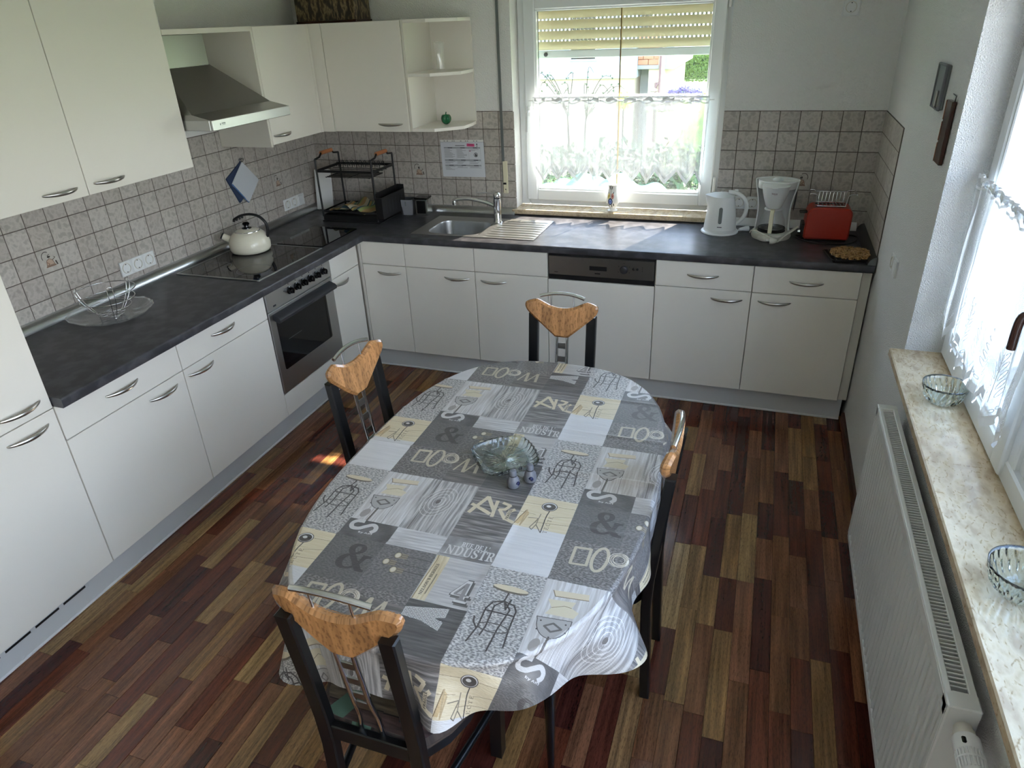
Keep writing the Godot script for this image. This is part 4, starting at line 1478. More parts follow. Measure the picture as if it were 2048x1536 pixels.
func appliances() -> void:
	# cooker hood: chimney, sloping canopy, rim
	var h := thing("cooker_hood", "stainless steel cooker hood with sloping canopy between wall cabinets", "cooker hood", Vector3(XL, 0, 1.2125))
	obj("chimney", MB.new().bb(Vector3(0.0065, 1.86, -0.16), Vector3(0.17, 2.004, 0.16), 0.002), M.steel, h)
	var a0 := [Vector3(0.0065, 1.867, -0.165), Vector3(0.16, 1.867, -0.165), Vector3(0.16, 1.867, 0.165), Vector3(0.0065, 1.867, 0.165)]
	var a1 := [Vector3(0.0065, 1.648, -0.299), Vector3(0.506, 1.648, -0.299), Vector3(0.506, 1.648, 0.299), Vector3(0.0065, 1.648, 0.299)]
	var am := [Vector3(0.0065, 1.668, -0.296), Vector3(0.4, 1.672, -0.296), Vector3(0.4, 1.672, 0.296), Vector3(0.0065, 1.668, 0.296)]
	var m := MB.new()
	for i in 4:
		var j := (i + 1) % 4
		for pr in [[a0, am], [am, a1]]:
			var n: Vector3 = (pr[0][j] - pr[0][i]).cross(pr[1][i] - pr[0][i]).normalized()
			if n.dot((pr[0][i] + pr[0][j]) * 0.5 - Vector3(0.1, 1.6, 0)) < 0.0:
				n = -n
			m.quad(pr[0][i], pr[0][j], pr[1][j], pr[1][i], n)
	m.quad(a0[0], a0[1], a0[2], a0[3], Vector3.UP)
	obj("canopy", m, M.dark_steel, h)
	var rim := MB.new()
	rim.bb(Vector3(0.494, 1.603, -0.3), Vector3(0.511, 1.649, 0.3), 0.002)
	rim.bb(Vector3(0.0065, 1.603, 0.288), Vector3(0.494, 1.649, 0.3), 0.002)
	rim.bb(Vector3(0.0065, 1.603, -0.3), Vector3(0.494, 1.649, -0.288), 0.002)
	rim.bb(Vector3(0.0065, 1.606, -0.288), Vector3(0.494, 1.612, 0.288))
	obj("rim", rim, M.steel, h)
	var lg := MB.new()
	lg.box(Vector3(0.5113, 1.627, 0.248), Vector3(0.0006, 0.008, 0.006))
	lg.box(Vector3(0.5113, 1.63, 0.225), Vector3(0.0006, 0.004, 0.026))
	lg.box(Vector3(0.5113, 1.624, 0.225), Vector3(0.0006, 0.002, 0.024))
	obj("marking", lg, M.slate_grey, h)
	# built-in oven under the hob
	var xl := 0.681
	var o := unit("oven", "built-in steel oven with dark glass door and six black knobs", "oven", "L", 1.575, 0.602, xl, 0.137, 0.84)
	front(o, "base_panel", 0, 0.602, 0.137, 0.266, xl)
	var cp := obj("control_panel", MB.new().bb(Vector3(0.004, 0.737, xl - 0.02), Vector3(0.598, 0.849, xl + 0.006), 0.003), M.steel, o)
	for k in 6:
		var kn := MB.new()
		kn.lathe([Vector2(0.021, 0), Vector2(0.021, 0.005), Vector2(0.017, 0.007), Vector2(0.0155, 0.024), Vector2(0.013, 0.027), Vector2(0, 0.027)], 20, T(Vector3(0.2 + k * 0.0635, 0.792, xl + 0.006), Vector3(PI / 2, 0, 0)))
		kn.box(Vector3(0.2 + k * 0.0635, 0.792, xl + 0.034), Vector3(0.007, 0.03, 0.006), 0.002)
		obj("knob", kn, M.black_gloss, cp)
	var mk := MB.new()
	for k in 6:
		mk.box(Vector3(0.2 + k * 0.0635, 0.826, xl + 0.0063), Vector3(0.006, 0.006, 0.0006))
	mk.lathe([Vector2(0.003, 0), Vector2(0, 0.001)], 8, T(Vector3(0.155, 0.8, xl + 0.006), Vector3(PI / 2, 0, 0)))
	mk.box(Vector3(0.062, 0.757, xl + 0.0063), Vector3(0.024, 0.009, 0.0006))
	obj("marking", mk, M.charcoal, cp)
	var d := obj("door", MB.new().bb(Vector3(0.004, 0.27, xl - 0.02), Vector3(0.598, 0.731, xl + 0.004), 0.003), M.steel, o)
	obj("window_glass", MB.new().extr(rrect(0.46, 0.305, 0.012), -0.004, 0.0018, 0.0008, T(Vector3(0.281, 0.547, xl + 0.004))), M.black_glass, d)
	obj("oven_shelf", MB.new().bb(Vector3(0.12, 0.545, xl + 0.0056), Vector3(0.24, 0.547, xl + 0.0062)), M.slate_grey, d)
	var hb := MB.new()
	hb.extr(V2([0.0, 0.0, 0.03, -0.012, 0.042, -0.01, 0.046, 0.004, 0.036, 0.016, 0.0, 0.03]), 0.03, 0.572, 0.002, Transform3D(Basis(Vector3(0, 0, 1), Vector3(0, 1, 0), Vector3(1, 0, 0)), Vector3(0, 0.686, xl + 0.0045)))
	obj("handle", hb, M.charcoal, d)
	# hob with its steel frame
	var hob := thing("hob", "black glass ceramic hob in a steel frame under the enamel kettle", "hob", Vector3(0.385, WT, 1.25))
	obj("frame", bar_frame(-0.26, -0.29, 0.26, 0.29, 0.009, 0.0003, 0.0065, 0.002).mesh(), M.steel, hob, T(Vector3.ZERO, Vector3(-PI / 2, 0, 0)))
	obj("glass_plate", MB.new().bb(Vector3(-0.252, 0.0006, -0.282), Vector3(0.252, 0.005, 0.282)), M.black_glass, hob)
	for p in [[-0.13, -0.14, 0.09], [0.12, -0.14, 0.075], [-0.12, 0.14, 0.075], [0.12, 0.14, 0.09]]:
		obj("cooking_zone", MB.new().lathe([Vector2(p[2], 0.0051), Vector2(p[2] - 0.0022, 0.0051)], 40, T(Vector3(p[0], 0.0, p[1]))), M.grey_plastic, hob)
	one("glass_board", MB.new().bb(Vector3(0.325, WT + 0.0004, 0.553), Vector3(0.632, WT + 0.007, 0.944), 0.0015), M.black_glass, "shiny black glass board on the worktop between hob and corner", "board")
	# sink
	var s := thing("sink", "stainless steel sink with one bowl and a ribbed draining board", "sink", Vector3(1.4, WT, 0.365))
	var br := MB.new()
	var outer := rrect(0.77, 0.425, 0.02, 5)
	var hole := PackedVector2Array()
	for q in rrect(0.335, 0.295, 0.07, 8):
		hole.append(q + Vector2(-0.14, 0.033))
	# the rim: a flat sheet round the bowl, in strips
	var x0 := -0.385
	var cells := [[-0.385, -0.2125, -0.31, 0.2125], [0.0325, -0.2125, 0.07, 0.2125], [-0.31, -0.2125, 0.0325, -0.117], [-0.31, 0.183, 0.0325, 0.2125]]
	var sheet := MB.new()
	for k in cells:
		sheet.bb(Vector3(k[0], 0.0003, k[1]), Vector3(k[2], 0.0035, k[3]))
	# corners of the opening
	for q in 4:
		var cx := -0.14 + (0.0975 if q in [0, 3] else -0.0975)
		var cz := 0.033 + (0.0775 if q in [0, 1] else -0.0775)
		var fan := PackedVector2Array()
		for i in 9:
			var a := PI / 2 * (q + i / 8.0)
			fan.append(Vector2(cx + cos(a) * 0.07, cz + sin(a) * 0.07))
		fan.append(Vector2(cx + (0.075 if q in [0, 3] else -0.075), cz + (0.0725 if q in [0, 1] else -0.0725)))
		for i in 8:
			sheet.flat(Vector3(fan[9].x, 0.0035, fan[9].y), Vector3(fan[i].x, 0.0035, fan[i].y), Vector3(fan[i + 1].x, 0.0035, fan[i + 1].y), Vector3.UP)
	obj("rim", sheet, M.steel, s)
	var bowl := MB.new()
	var n := hole.size()
	var lv := [[0.0035, 1.0], [-0.004, 0.985], [-0.11, 0.95], [-0.135, 0.9], [-0.145, 0.8], [-0.148, 0.1]]
	var bf := func(u: float, v: float) -> Vector3:
		var q := hole[int(round(u * n)) % n]
		var k := int(round(v * 5))
		var c := Vector2(-0.14, 0.033)
		var p := c + (q - c) * float(lv[k][1])
		return Vector3(p.x, lv[k][0], p.y)
	bowl.surf(n, 5, bf, true, true)
	obj("bowl", bowl, M.steel, s)
	obj("drain", MB.new().lathe([Vector2(0.04, 0), Vector2(0.038, 0.003), Vector2(0.02, 0.002), Vector2(0, 0.002)], 20, T(Vector3(-0.14, -0.1475, 0.033))), M.chrome, s)
	var db := MB.new()
	var df := func(u: float, v: float) -> Vector3:
		var rib := absf(fposmod(v * 9.0, 1.0) - 0.5) * 2.0
		var e := clampf(minf(u, 1.0 - u) * 12.0, 0, 1) * clampf(minf(v, 1.0 - v) * 18.0, 0, 1)
		return Vector3(lerpf(0.07, 0.385, u), lerpf(0.0035, 0.0008 + 0.0045 * smoothstep(0.35, 0.65, rib), e), lerpf(-0.2125, 0.2125, v))
	db.surf(16, 126, df, true)
	obj("draining_board", db, M.steel, s)
	# tap
	var tp := thing("tap", "chrome mixer tap with a long swivel spout over the sink", "tap", Vector3(1.447, WT + 0.0035, 0.235))
	obj("body", MB.new().lathe([Vector2(0.028, 0), Vector2(0.028, 0.006), Vector2(0.024, 0.012), Vector2(0.0225, 0.09), Vector2(0.0235, 0.13), Vector2(0.023, 0.145), Vector2(0.017, 0.15), Vector2(0, 0.15)], 28), M.chrome, tp)
	var sp := smooth_path([Vector3(-0.01, 0.095, 0), Vector3(-0.08, 0.122, 0.005), Vector3(-0.18, 0.14, 0.012), Vector3(-0.255, 0.135, 0.018), Vector3(-0.278, 0.122, 0.02)], 5)
	var spm := MB.new().tube(sp, 0.0125, 14, false, 1.0, 0.85)
	spm.lathe([Vector2(0.013, 0), Vector2(0.0135, 0.02), Vector2(0.012, 0.026), Vector2(0, 0.026)], 18, T(Vector3(-0.276, 0.1, 0.02)))
	obj("spout", spm, M.chrome, tp)
	var lv2 := MB.new()
	lv2.lathe([Vector2(0.023, 0.152), Vector2(0.0235, 0.165), Vector2(0.02, 0.178), Vector2(0.01, 0.184), Vector2(0, 0.184)], 24)
	lv2.tube(smooth_path([Vector3(-0.005, 0.174, 0), Vector3(-0.06, 0.178, 0.006), Vector3(-0.125, 0.176, 0.012)], 5), 0.011, 12, false, 0.42, 0.75)
	obj("lever", lv2, M.chrome, tp)
	# radiator below the side window
	radiator()


func radiator() -> void:
	var r := thing("radiator", "white ribbed panel radiator with top grille below the marble sill", "radiator", Vector3(3.45, 0.165, 1.835))
	var L := 1.27
	var H := 0.582
	var pr := PackedVector2Array()
	pr.append(Vector2(0, 0.004))
	var z := 0.02
	while z < L - 0.03:
		pr.append_array(V2([z, 0.004, z + 0.003, 0.0, z + 0.012, 0.0, z + 0.015, 0.004]))
		z += 0.0333
		pr.append_array(V2([z - 0.0183 + 0.003, 0.012, z - 0.003, 0.012]))
	pr.append_array(V2([L, 0.004, L, 0.014, 0, 0.014]))
	# section in (z, x), swept upwards
	var up := Transform3D(Basis(Vector3(0, 0, 1), Vector3(1, 0, 0), Vector3(0, 1, 0)), Vector3.ZERO)
	obj("ribbed_panel", MB.new().extr(pr, 0.028, H - 0.034, 0.0, up, 5.0), M.radiator_paint, r)
	var bd := MB.new()
	bd.bb(Vector3(-0.001, H - 0.035, 0), Vector3(0.012, H, L), 0.003)
	bd.bb(Vector3(-0.001, 0.0, 0), Vector3(0.012, 0.029, L), 0.003)
	bd.bb(Vector3(-0.001, 0.0, 0), Vector3(0.012, H, 0.021), 0.003)
	bd.bb(Vector3(-0.001, 0.0, L - 0.021), Vector3(0.012, H, L), 0.003)
	obj("panel_border", bd, M.radiator_paint, r)
	obj("back_panel", MB.new().bb(Vector3(0.05, 0, 0.005), Vector3(0.06, H - 0.004, L - 0.005), 0.002), M.radiator_paint, r)
	var gr := MB.new()
	gr.bb(Vector3(0.0, H - 0.004, 0.004), Vector3(0.013, H + 0.005, L - 0.004), 0.002)
	gr.bb(Vector3(0.045, H - 0.004, 0.004), Vector3(0.06, H + 0.005, L - 0.004), 0.002)
	gr.bb(Vector3(0.013, H - 0.004, 0.004), Vector3(0.045, H + 0.004, 0.04), 0.002)
	gr.bb(Vector3(0.013, H - 0.004, L - 0.04), Vector3(0.045, H + 0.004, L - 0.004), 0.002)
	obj("grille_frame", gr, M.radiator_paint, r)
	var slat := MB.new().bb(Vector3(0.0125, H - 0.012, -0.0022), Vector3(0.0455, H + 0.0025, 0.0022), 0.001).mesh()
	var k := 0.049
	while k < L - 0.045:
		obj("slat", slat, M.radiator_paint, r, T(Vector3(0, 0, k)))
		k += 0.0118
	obj("convector", MB.new().bb(Vector3(0.014, 0.02, 0.03), Vector3(0.048, H - 0.06, L - 0.03)), M.charcoal, r)
	var cap := MB.new()
	cap.bb(Vector3(-0.001, 0.01, L - 0.001), Vector3(0.061, H + 0.006, L + 0.007), 0.003)
	cap.bb(Vector3(-0.001, H - 0.02, L - 0.035), Vector3(0.061, H + 0.0075, L + 0.0075), 0.003)
	obj("side_cover", cap, M.radiator_paint, r)
	cap = MB.new()
	cap.bb(Vector3(-0.001, 0.01, -0.007), Vector3(0.061, H + 0.006, 0.001), 0.003)
	cap.bb(Vector3(-0.001, H - 0.01, -0.0075), Vector3(0.061, H + 0.0075, 0.025), 0.003)
	obj("side_cover", cap, M.radiator_paint, r)
	# thermostat head, its axis along the wall
	var vx := T(Vector3(0.036, H - 0.045, L + 0.006), Vector3(PI / 2, 0, 0))
	var v := obj("thermostat_head", MB.new().lathe([Vector2(0.023, 0.028), Vector2(0.0255, 0.032), Vector2(0.0265, 0.052), Vector2(0.0245, 0.06), Vector2(0.0225, 0.062), Vector2(0.021, 0.1), Vector2(0.019, 0.108), Vector2(0.012, 0.112), Vector2(0, 0.112)], 30, vx), M.white_plastic, r)
	obj("valve_body", MB.new().lathe([Vector2(0.0, 0.0), Vector2(0.017, 0.0), Vector2(0.017, 0.012), Vector2(0.02, 0.013), Vector2(0.02, 0.03), Vector2(0, 0.03)], 20, vx), M.old_white, r)
	var fin := MB.new()
	for i in 22:
		var a := TAU * i / 22
		fin.box(Vector3(0.0245, 0.083, 0), Vector3(0.004, 0.04, 0.0034), 0.001, vx * Transform3D(Basis.from_euler(Vector3(0, a, 0)), Vector3.ZERO))
	fin.lathe([Vector2(0.025, 0.078), Vector2(0.0265, 0.079), Vector2(0.0265, 0.083), Vector2(0.025, 0.084)], 30, vx)
	obj("fin", fin, M.white_plastic, v)
	obj("pointer", MB.new().box(Vector3(-0.012, 0.05, -0.024), Vector3(0.008, 0.014, 0.006), 0.002, vx), M.black, v)
	obj("pipe", MB.new().tube([Vector3(0.036, 0.0, L - 0.03), Vector3(0.036, -0.165, L - 0.03)], 0.008, 10), M.radiator_paint, r)
	obj("bracket", MB.new().bb(Vector3(0.058, 0.1, 0.1), Vector3(0.0885, 0.5, 0.13)).bb(Vector3(0.058, 0.1, L - 0.2), Vector3(0.0885, 0.5, L - 0.17)), M.radiator_paint, r)


# ---------------------------------------------------------------- table and chairs
const TC := Vector3(2.288, 0, 2.545)   # centre of the table
const TA := 0.486
const TB := 0.765
const TN := 2.7

func edge(phi: float) -> Vector2:
	var c := cos(phi)
	var s := sin(phi)
	return Vector2(TA * signf(c) * pow(absf(c), 2.0 / TN), TB * signf(s) * pow(absf(s), 2.0 / TN))

func cloth_uv(x: float, z: float) -> Vector2:
	return Vector2((TC.x + x - 1.957) / 1.234, (TC.z + z - 2.670) / 0.642)

func cloth_top(x: float, z: float) -> float:   # fold lines left by storage stand up as small ridges
	var y := 0.0
	var wz := TC.z + z
	var wx := TC.x + x
	for k in [[2.521, 0.0062, 0.009, 2.2, 3.0], [2.03, 0.003, 0.008, 0.0, 3.0], [2.279, 0.003, 0.008, 0.0, 3.0], [2.989, 0.0028, 0.009, 0.0, 3.0], [2.77, 0.0016, 0.008, 0.0, 3.0]]:
		var d: float = (wz - k[0]) / k[2]
		y += k[1] * exp(-d * d) * (0.55 + 0.45 * clampf((wx - k[3] - 0.1) * 5.0, 0.0, 1.0))
	for k in [[2.42, 0.0018], [2.11, 0.0012]]:
		var d: float = (wx - k[0]) / 0.008
		y += k[1] * exp(-d * d)
	return y


func table_and_chairs() -> void:
	var t := thing("dining_table", "long oval dining table under the patchwork tablecloth on slim dark legs", "table", TC)
	var ring := PackedVector2Array()
	for i in 72:
		var e := edge(TAU * i / 72) * 0.993
		ring.append(e)
	obj("tabletop", MB.new().extr(ring, -0.743, -0.712, 0.006, Transform3D(Basis(Vector3(1, 0, 0), Vector3(0, 0, 1), Vector3(0, -1, 0)), Vector3.ZERO)), M.black_wood, t)
	for sx in [-1, 1]:
		for sz in [-1, 1]:
			var lg := MB.new().lathe([Vector2(0.0, 0.0), Vector2(0.008, 0.0), Vector2(0.01, 0.01), Vector2(0.024, 0.62), Vector2(0.034, 0.712), Vector2(0, 0.712)], 20, T(Vector3(sx * 0.29, 0, sz * 0.46)))
			obj("leg", lg, M.black_gloss, t)
	make_cloth()
	var ch := make_chair()
	ch.position = Vector3(2.225, 0, 3.149)
	dup(ch, "beech and black wood chair at the far table end before the dishwasher", Vector3(2.232, 0, 1.833), PI)
	dup(ch, "beech and black wood chair turned towards the table, before the oven", Vector3(1.858, 0, 2.314), -deg_to_rad(98.0))
	dup(ch, "beech and black wood chair seen edge-on at the radiator side of the table", Vector3(2.588, 0, 2.53), PI / 2)


func make_cloth() -> void:
	var m := MB.new()
	# the flat top
	var zs := []
	for i in 131:
		zs.append(-TB + 2.0 * TB * i / 130.0)
	for k in [2.03, 2.279, 2.521, 2.77, 2.989]:
		for d in [-0.02, -0.014, -0.009, -0.005, -0.002, 0.002, 0.005, 0.009, 0.014, 0.02]:
			zs.append(k - TC.z + d)
	for i in 14:
		for s in [-1, 1]:
			zs.append(s * TB * (1.0 - 0.012 * pow(i / 14.0, 2.0)))
	zs.sort()
	var NX := 48
	var rows := []
	for z in zs:
		var hw := TA * pow(maxf(1.0 - pow(absf(z) / TB, TN), 0.0), 1.0 / TN)
		var row := []
		for j in NX + 1:
			var x := hw * (2.0 * j / NX - 1.0)
			row.append(Vector3(x, cloth_top(x, z), z))
		rows.append(row)
	var nrm := func(p: Vector3) -> Vector3:
		var e := 0.001
		return Vector3((cloth_top(p.x - e, p.z) - cloth_top(p.x + e, p.z)) / (2 * e), 1, (cloth_top(p.x, p.z - e) - cloth_top(p.x, p.z + e)) / (2 * e)).normalized()
	for i in rows.size() - 1:
		for j in NX:
			var q := [rows[i][j], rows[i][j + 1], rows[i + 1][j + 1], rows[i + 1][j]]
			var n := []
			var u := []
			for p in q:
				n.append(nrm.call(p))
				u.append(cloth_uv(p.x, p.z))
			m.tri(q[0], q[1], q[2], n[0], n[1], n[2], u[0], u[1], u[2])
			m.tri(q[0], q[2], q[3], n[0], n[2], n[3], u[0], u[2], u[3])
	# the overhang
	var dense := []
	var ln := [0.0]
	for i in 2001:
		dense.append(edge(TAU * i / 2000.0))
		if i:
			ln.append(ln[i - 1] + dense[i].distance_to(dense[i - 1]))
	var K := 360
	var pts := []
	var at := 0
	for k in K + 1:
		var want: float = ln[2000] * k / K
		while at < 1999 and ln[at + 1] < want:
			at += 1
		var f: float = (want - ln[at]) / maxf(ln[at + 1] - ln[at], 1e-9)
		pts.append(dense[at].lerp(dense[at + 1], clampf(f, 0, 1)))
	var longer := [[32, 0.05, 8], [76, 0.03, 8], [54, -0.01, 5], [122, 0.09, 12], [142, 0.05, 8], [176, -0.02, 20]]
	var bulges := [[34, 0.6, 7], [55, 0.3, 5], [77, 0.3, 6], [100, 0.1, 9], [124, 0.35, 6], [142, 0.42, 6], [160, 0.15, 7], [195, 0.15, 8], [15, 0.2, 4], [-20, 0.22, 6], [-36, 0.45, 7], [-56, 0.35, 6], [-76, 0.3, 6], [-98, 0.32, 7], [-122, 0.35, 6], [-144, 0.45, 7]]
	var out := []
	var lens := []
	var nor := []
	for k in K + 1:
		var p: Vector2 = pts[k]
		var tg: Vector2 = (pts[(k + 1) % K] - pts[(k - 1 + K) % K]).normalized()
		var n := Vector2(tg.y, -tg.x)
		if n.dot(p) < 0:
			n = -n
		nor.append(n)
		var lx := (TA + 0.15 - absf(p.x)) / maxf(absf(n.x), 0.05)
		var lz := (TB + 0.185 - absf(p.y)) / maxf(absf(n.y), 0.05)
		var L := minf(lx, lz)
		var soft := -0.035 * log(exp(-lx / 0.035) + exp(-lz / 0.035))
		var ph := rad_to_deg(atan2(p.y / TB, p.x / TA))
		var a := 0.03
		for b in bulges:
			var d := fposmod(ph - b[0] + 180.0, 360.0) - 180.0
			a += b[1] * exp(-pow(d / b[2], 2.0))
		out.append(clampf(a, 0.0, 0.75))
		var ll := minf(soft, 0.155)
		for b in longer:
			var d := fposmod(ph - b[0] + 180.0, 360.0) - 180.0
			ll += b[1] * exp(-pow(d / b[2], 2.0))
		lens.append(ll)
	var hang := func(u: float, v: float) -> Vector3:
		var k := int(round(u * K)) % K
		var p: Vector2 = pts[k]
		var n: Vector2 = nor[k]
		var s: float = lens[k] * v
		var r := 0.014
		var o: float
		var y: float
		if s < r * PI / 2:
			var w := s / r
			o = r * sin(w)
			y = -r * (1.0 - cos(w))
			o += 0.0
		else:
			var rest: float = s - r * PI / 2
			var lean: float = out[k] * clampf(rest / 0.06, 0.0, 1.0)
			o = r + rest * lean - 0.004
			y = -r - rest * sqrt(1.0 - lean * lean)
			o += 0.004 * sin(k * 0.55 + v * 2.0) * clampf(rest / 0.05, 0, 1)
		var q := p + n * (o - 0.002)
		return Vector3(q.x, y + cloth_top(p.x, p.y) * (1.0 - v), q.y)
	var uvf := func(u: float, v: float) -> Vector2:
		var k := int(round(u * K)) % K
		var q: Vector2 = pts[k] + nor[k] * (lens[k] * v)
		return cloth_uv(q.x, q.y)
	m.surf(K, 22, hang, false, true, Vector2.ONE, uvf)
	one("tablecloth", m, M.tablecloth, "grey and beige patchwork tablecloth printed with letters, stools and lamps", "tablecloth", T(Vector3(TC.x, TY, TC.z)))


func bend(m: MB, k: float) -> MB:
	for i in m.P.size():
		var p := m.P[i]
		p.z -= k * p.x * p.x
		m.P[i] = p
	return m


func make_chair() -> Node3D:
	var c := thing("dining_chair", "beech and black wood chair with its back to us at the near table end", "chair", Vector3.ZERO, 0.0, "chairs round the dining table")
	# seat
	var half := [[0.0, -0.225], [0.11, -0.222], [0.178, -0.205], [0.204, -0.15], [0.213, -0.05], [0.207, 0.05], [0.18, 0.125], [0.145, 0.175], [0.12, 0.192], [0.0, 0.194]]
	var pl := PackedVector2Array()
	for h in half:
		pl.append(Vector2(h[0], h[1]))
	for i in range(half.size() - 2, 0, -1):
		pl.append(Vector2(-half[i][0], half[i][1]))
	var flat := Transform3D(Basis(Vector3(1, 0, 0), Vector3(0, 0, 1), Vector3(0, -1, 0)), Vector3.ZERO)
	obj("seat", MB.new().extr(pl, -0.472, -0.436, 0.013, flat), M.seat_cloth, c)
	var fr := PackedVector2Array()
	for p in pl:
		fr.append(p * 0.95)
	obj("seat_frame", MB.new().extr(fr, -0.437, -0.398, 0.004, flat), M.black_wood, c)
	# rear posts: one curved board each, running from the floor to the headrest
	var side := [[0.213, 0.0], [0.206, 0.2], [0.199, 0.4], [0.203, 0.5], [0.214, 0.62], [0.23, 0.76], [0.244, 0.885]]
	for sx in [-1, 1]:
		var out := PackedVector2Array()
		for s in side:
			out.append(Vector2(s[0] + 0.015, s[1]))
		for i in range(side.size() - 1, -1, -1):
			out.append(Vector2(side[i][0] - 0.015, side[i][1]))
		var zy := Transform3D(Basis(Vector3(0, 0, 1), Vector3(0, 1, 0), Vector3(1, 0, 0)), Vector3.ZERO)
		obj("rear_leg", MB.new().extr(out, sx * 0.127 - 0.0205, sx * 0.127 + 0.0205, 0.004, zy, 25.0), M.black_wood, c)
	for sx in [-1, 1]:
		var lg := MB.new()
		lg.extr(V2([-0.018, -0.018, 0.018, -0.018, 0.018, 0.018, -0.018, 0.018]), 0.0, 0.4, 0.003, Transform3D(Basis(Vector3(1, 0, 0), Vector3(0, 0, 1), Vector3(0.02 * sx, 1, -0.01)), Vector3(sx * 0.182, 0, -0.148)))
		obj("front_leg", lg, M.black_wood, c)
	for sx in [-1, 1]:
		obj("stretcher", MB.new().tube([Vector3(sx * 0.188, 0.235, -0.148), Vector3(sx * 0.13, 0.235, 0.205)], 0.011, 10), M.black_wood, c)
	obj("back_rail", MB.new().box(Vector3(0, 0.45, 0.2), Vector3(0.216, 0.05, 0.022), 0.003), M.black_wood, c)
	# headrest
	var hp := V2([-0.158, 0.002, -0.15, 0.014, -0.116, 0.0235, -0.098, 0.02, -0.05, -0.003, 0, -0.011, 0.05, -0.003, 0.098, 0.02, 0.116, 0.0235, 0.15, 0.014, 0.158, 0.002, 0.156, -0.014, 0.142, -0.036, 0.09, -0.085, 0.038, -0.131, 0.024, -0.139, -0.024, -0.139, -0.038, -0.131, -0.09, -0.085, -0.142, -0.036, -0.156, -0.014])
	var tilt := T(Vector3(0, 0.925, 0.243), Vector3(0.11, 0, 0))
	obj("headrest", bend(MB.new().extr(smooth2(hp, 3), -0.0135, 0.0135, 0.0085, Transform3D.IDENTITY, 60.0), 0.7), M.chair_wood, c, tilt)
	var arcp := []
	for i in 15:
		var x := lerpf(-0.097, 0.097, i / 14.0)
		arcp.append(Vector3(x, 0.052 - 1.7 * x * x, -0.7 * x * x))
	var gm := MB.new().tube(arcp, 0.0075, 12, false, 1.0)
	var gb := obj("grip_bar", gm, M.chrome, c, tilt)
	for sx in [-1, 1]:
		var st := MB.new()
		st.tube([Vector3(sx * 0.049, -0.01, -0.0015), Vector3(sx * 0.049, 0.046, -0.0015)], 0.0032, 8)
		obj("strut", st, M.chrome, gb)
	# splat of two chrome bars with square plates
	for sx in [-1, 1]:
		var pth := smooth_path([Vector3(sx * 0.0225, 0.80, 0.235), Vector3(sx * 0.0225, 0.7, 0.222), Vector3(sx * 0.0225, 0.6, 0.208), Vector3(sx * 0.026, 0.53, 0.193), Vector3(sx * 0.031, 0.462, 0.19)], 4)
		obj("splat_bar", MB.new().tube(pth, 0.0068, 8, false, 1.0), M.chrome, c)
	for y in [0.745, 0.685, 0.625, 0.585]:
		var z: float = 0.2065 + (y - 0.6) * 0.145
		var pm := MB.new().box(Vector3.ZERO, Vector3(0.033, 0.026 if y > 0.6 else 0.03, 0.005), 0.0015)
		obj("splat_plate", pm, M.dark_steel, c, T(Vector3(0, y, z), Vector3(0.14, 0, 0)))
	return c


# ---------------------------------------------------------------- small things
func sock_unit(t: Node3D, x: float, blank := false, s := 0.072) -> void:   # one insert of a socket bank, facing local +z
	var f := bar_frame(x - s / 2, -s / 2, x + s / 2, s / 2, 0.007, 0.0, 0.0105, 0.002)
	f.box(Vector3(x, 0, 0.004), Vector3(s - 0.012, s - 0.012, 0.008), 0.001)
	obj("frame", f, M.white_plastic, t)
	if blank:
		obj("rocker", MB.new().box(Vector3(x, 0, 0.009), Vector3(s - 0.018, s - 0.018, 0.006), 0.002), M.white_plastic, t)
		return
	var cup := MB.new()
	cup.lathe([Vector2(0.026, 0.0085), Vector2(0.0245, 0.0115), Vector2(0.0225, 0.0115), Vector2(0.0215, 0.003), Vector2(0, 0.003)], 24, T(Vector3(x, 0, 0), Vector3(PI / 2, 0, 0)))
	var cu := obj("cup", cup, M.old_white, t)
	var hole := MB.new()
	for q in [[-0.0095, 0, 0.003], [0.0095, 0, 0.003]]:
		hole.lathe([Vector2(0.003, 0.0), Vector2(0.003, 0.0006), Vector2(0, 0.0006)], 10, T(Vector3(x + q[0], q[1], 0.003), Vector3(PI / 2, 0, 0)))
	for sy in [-1, 1]:
		hole.box(Vector3(x, sy * 0.019, 0.006), Vector3(0.006, 0.004, 0.006))
	obj("contact", hole, M.charcoal, cu)


func hang_loop(c: Vector3, r: float) -> Array:
	return arc(c, r, 0, TAU, 14, Vector3(0, 0, 1), Vector3(0, 1, 0))


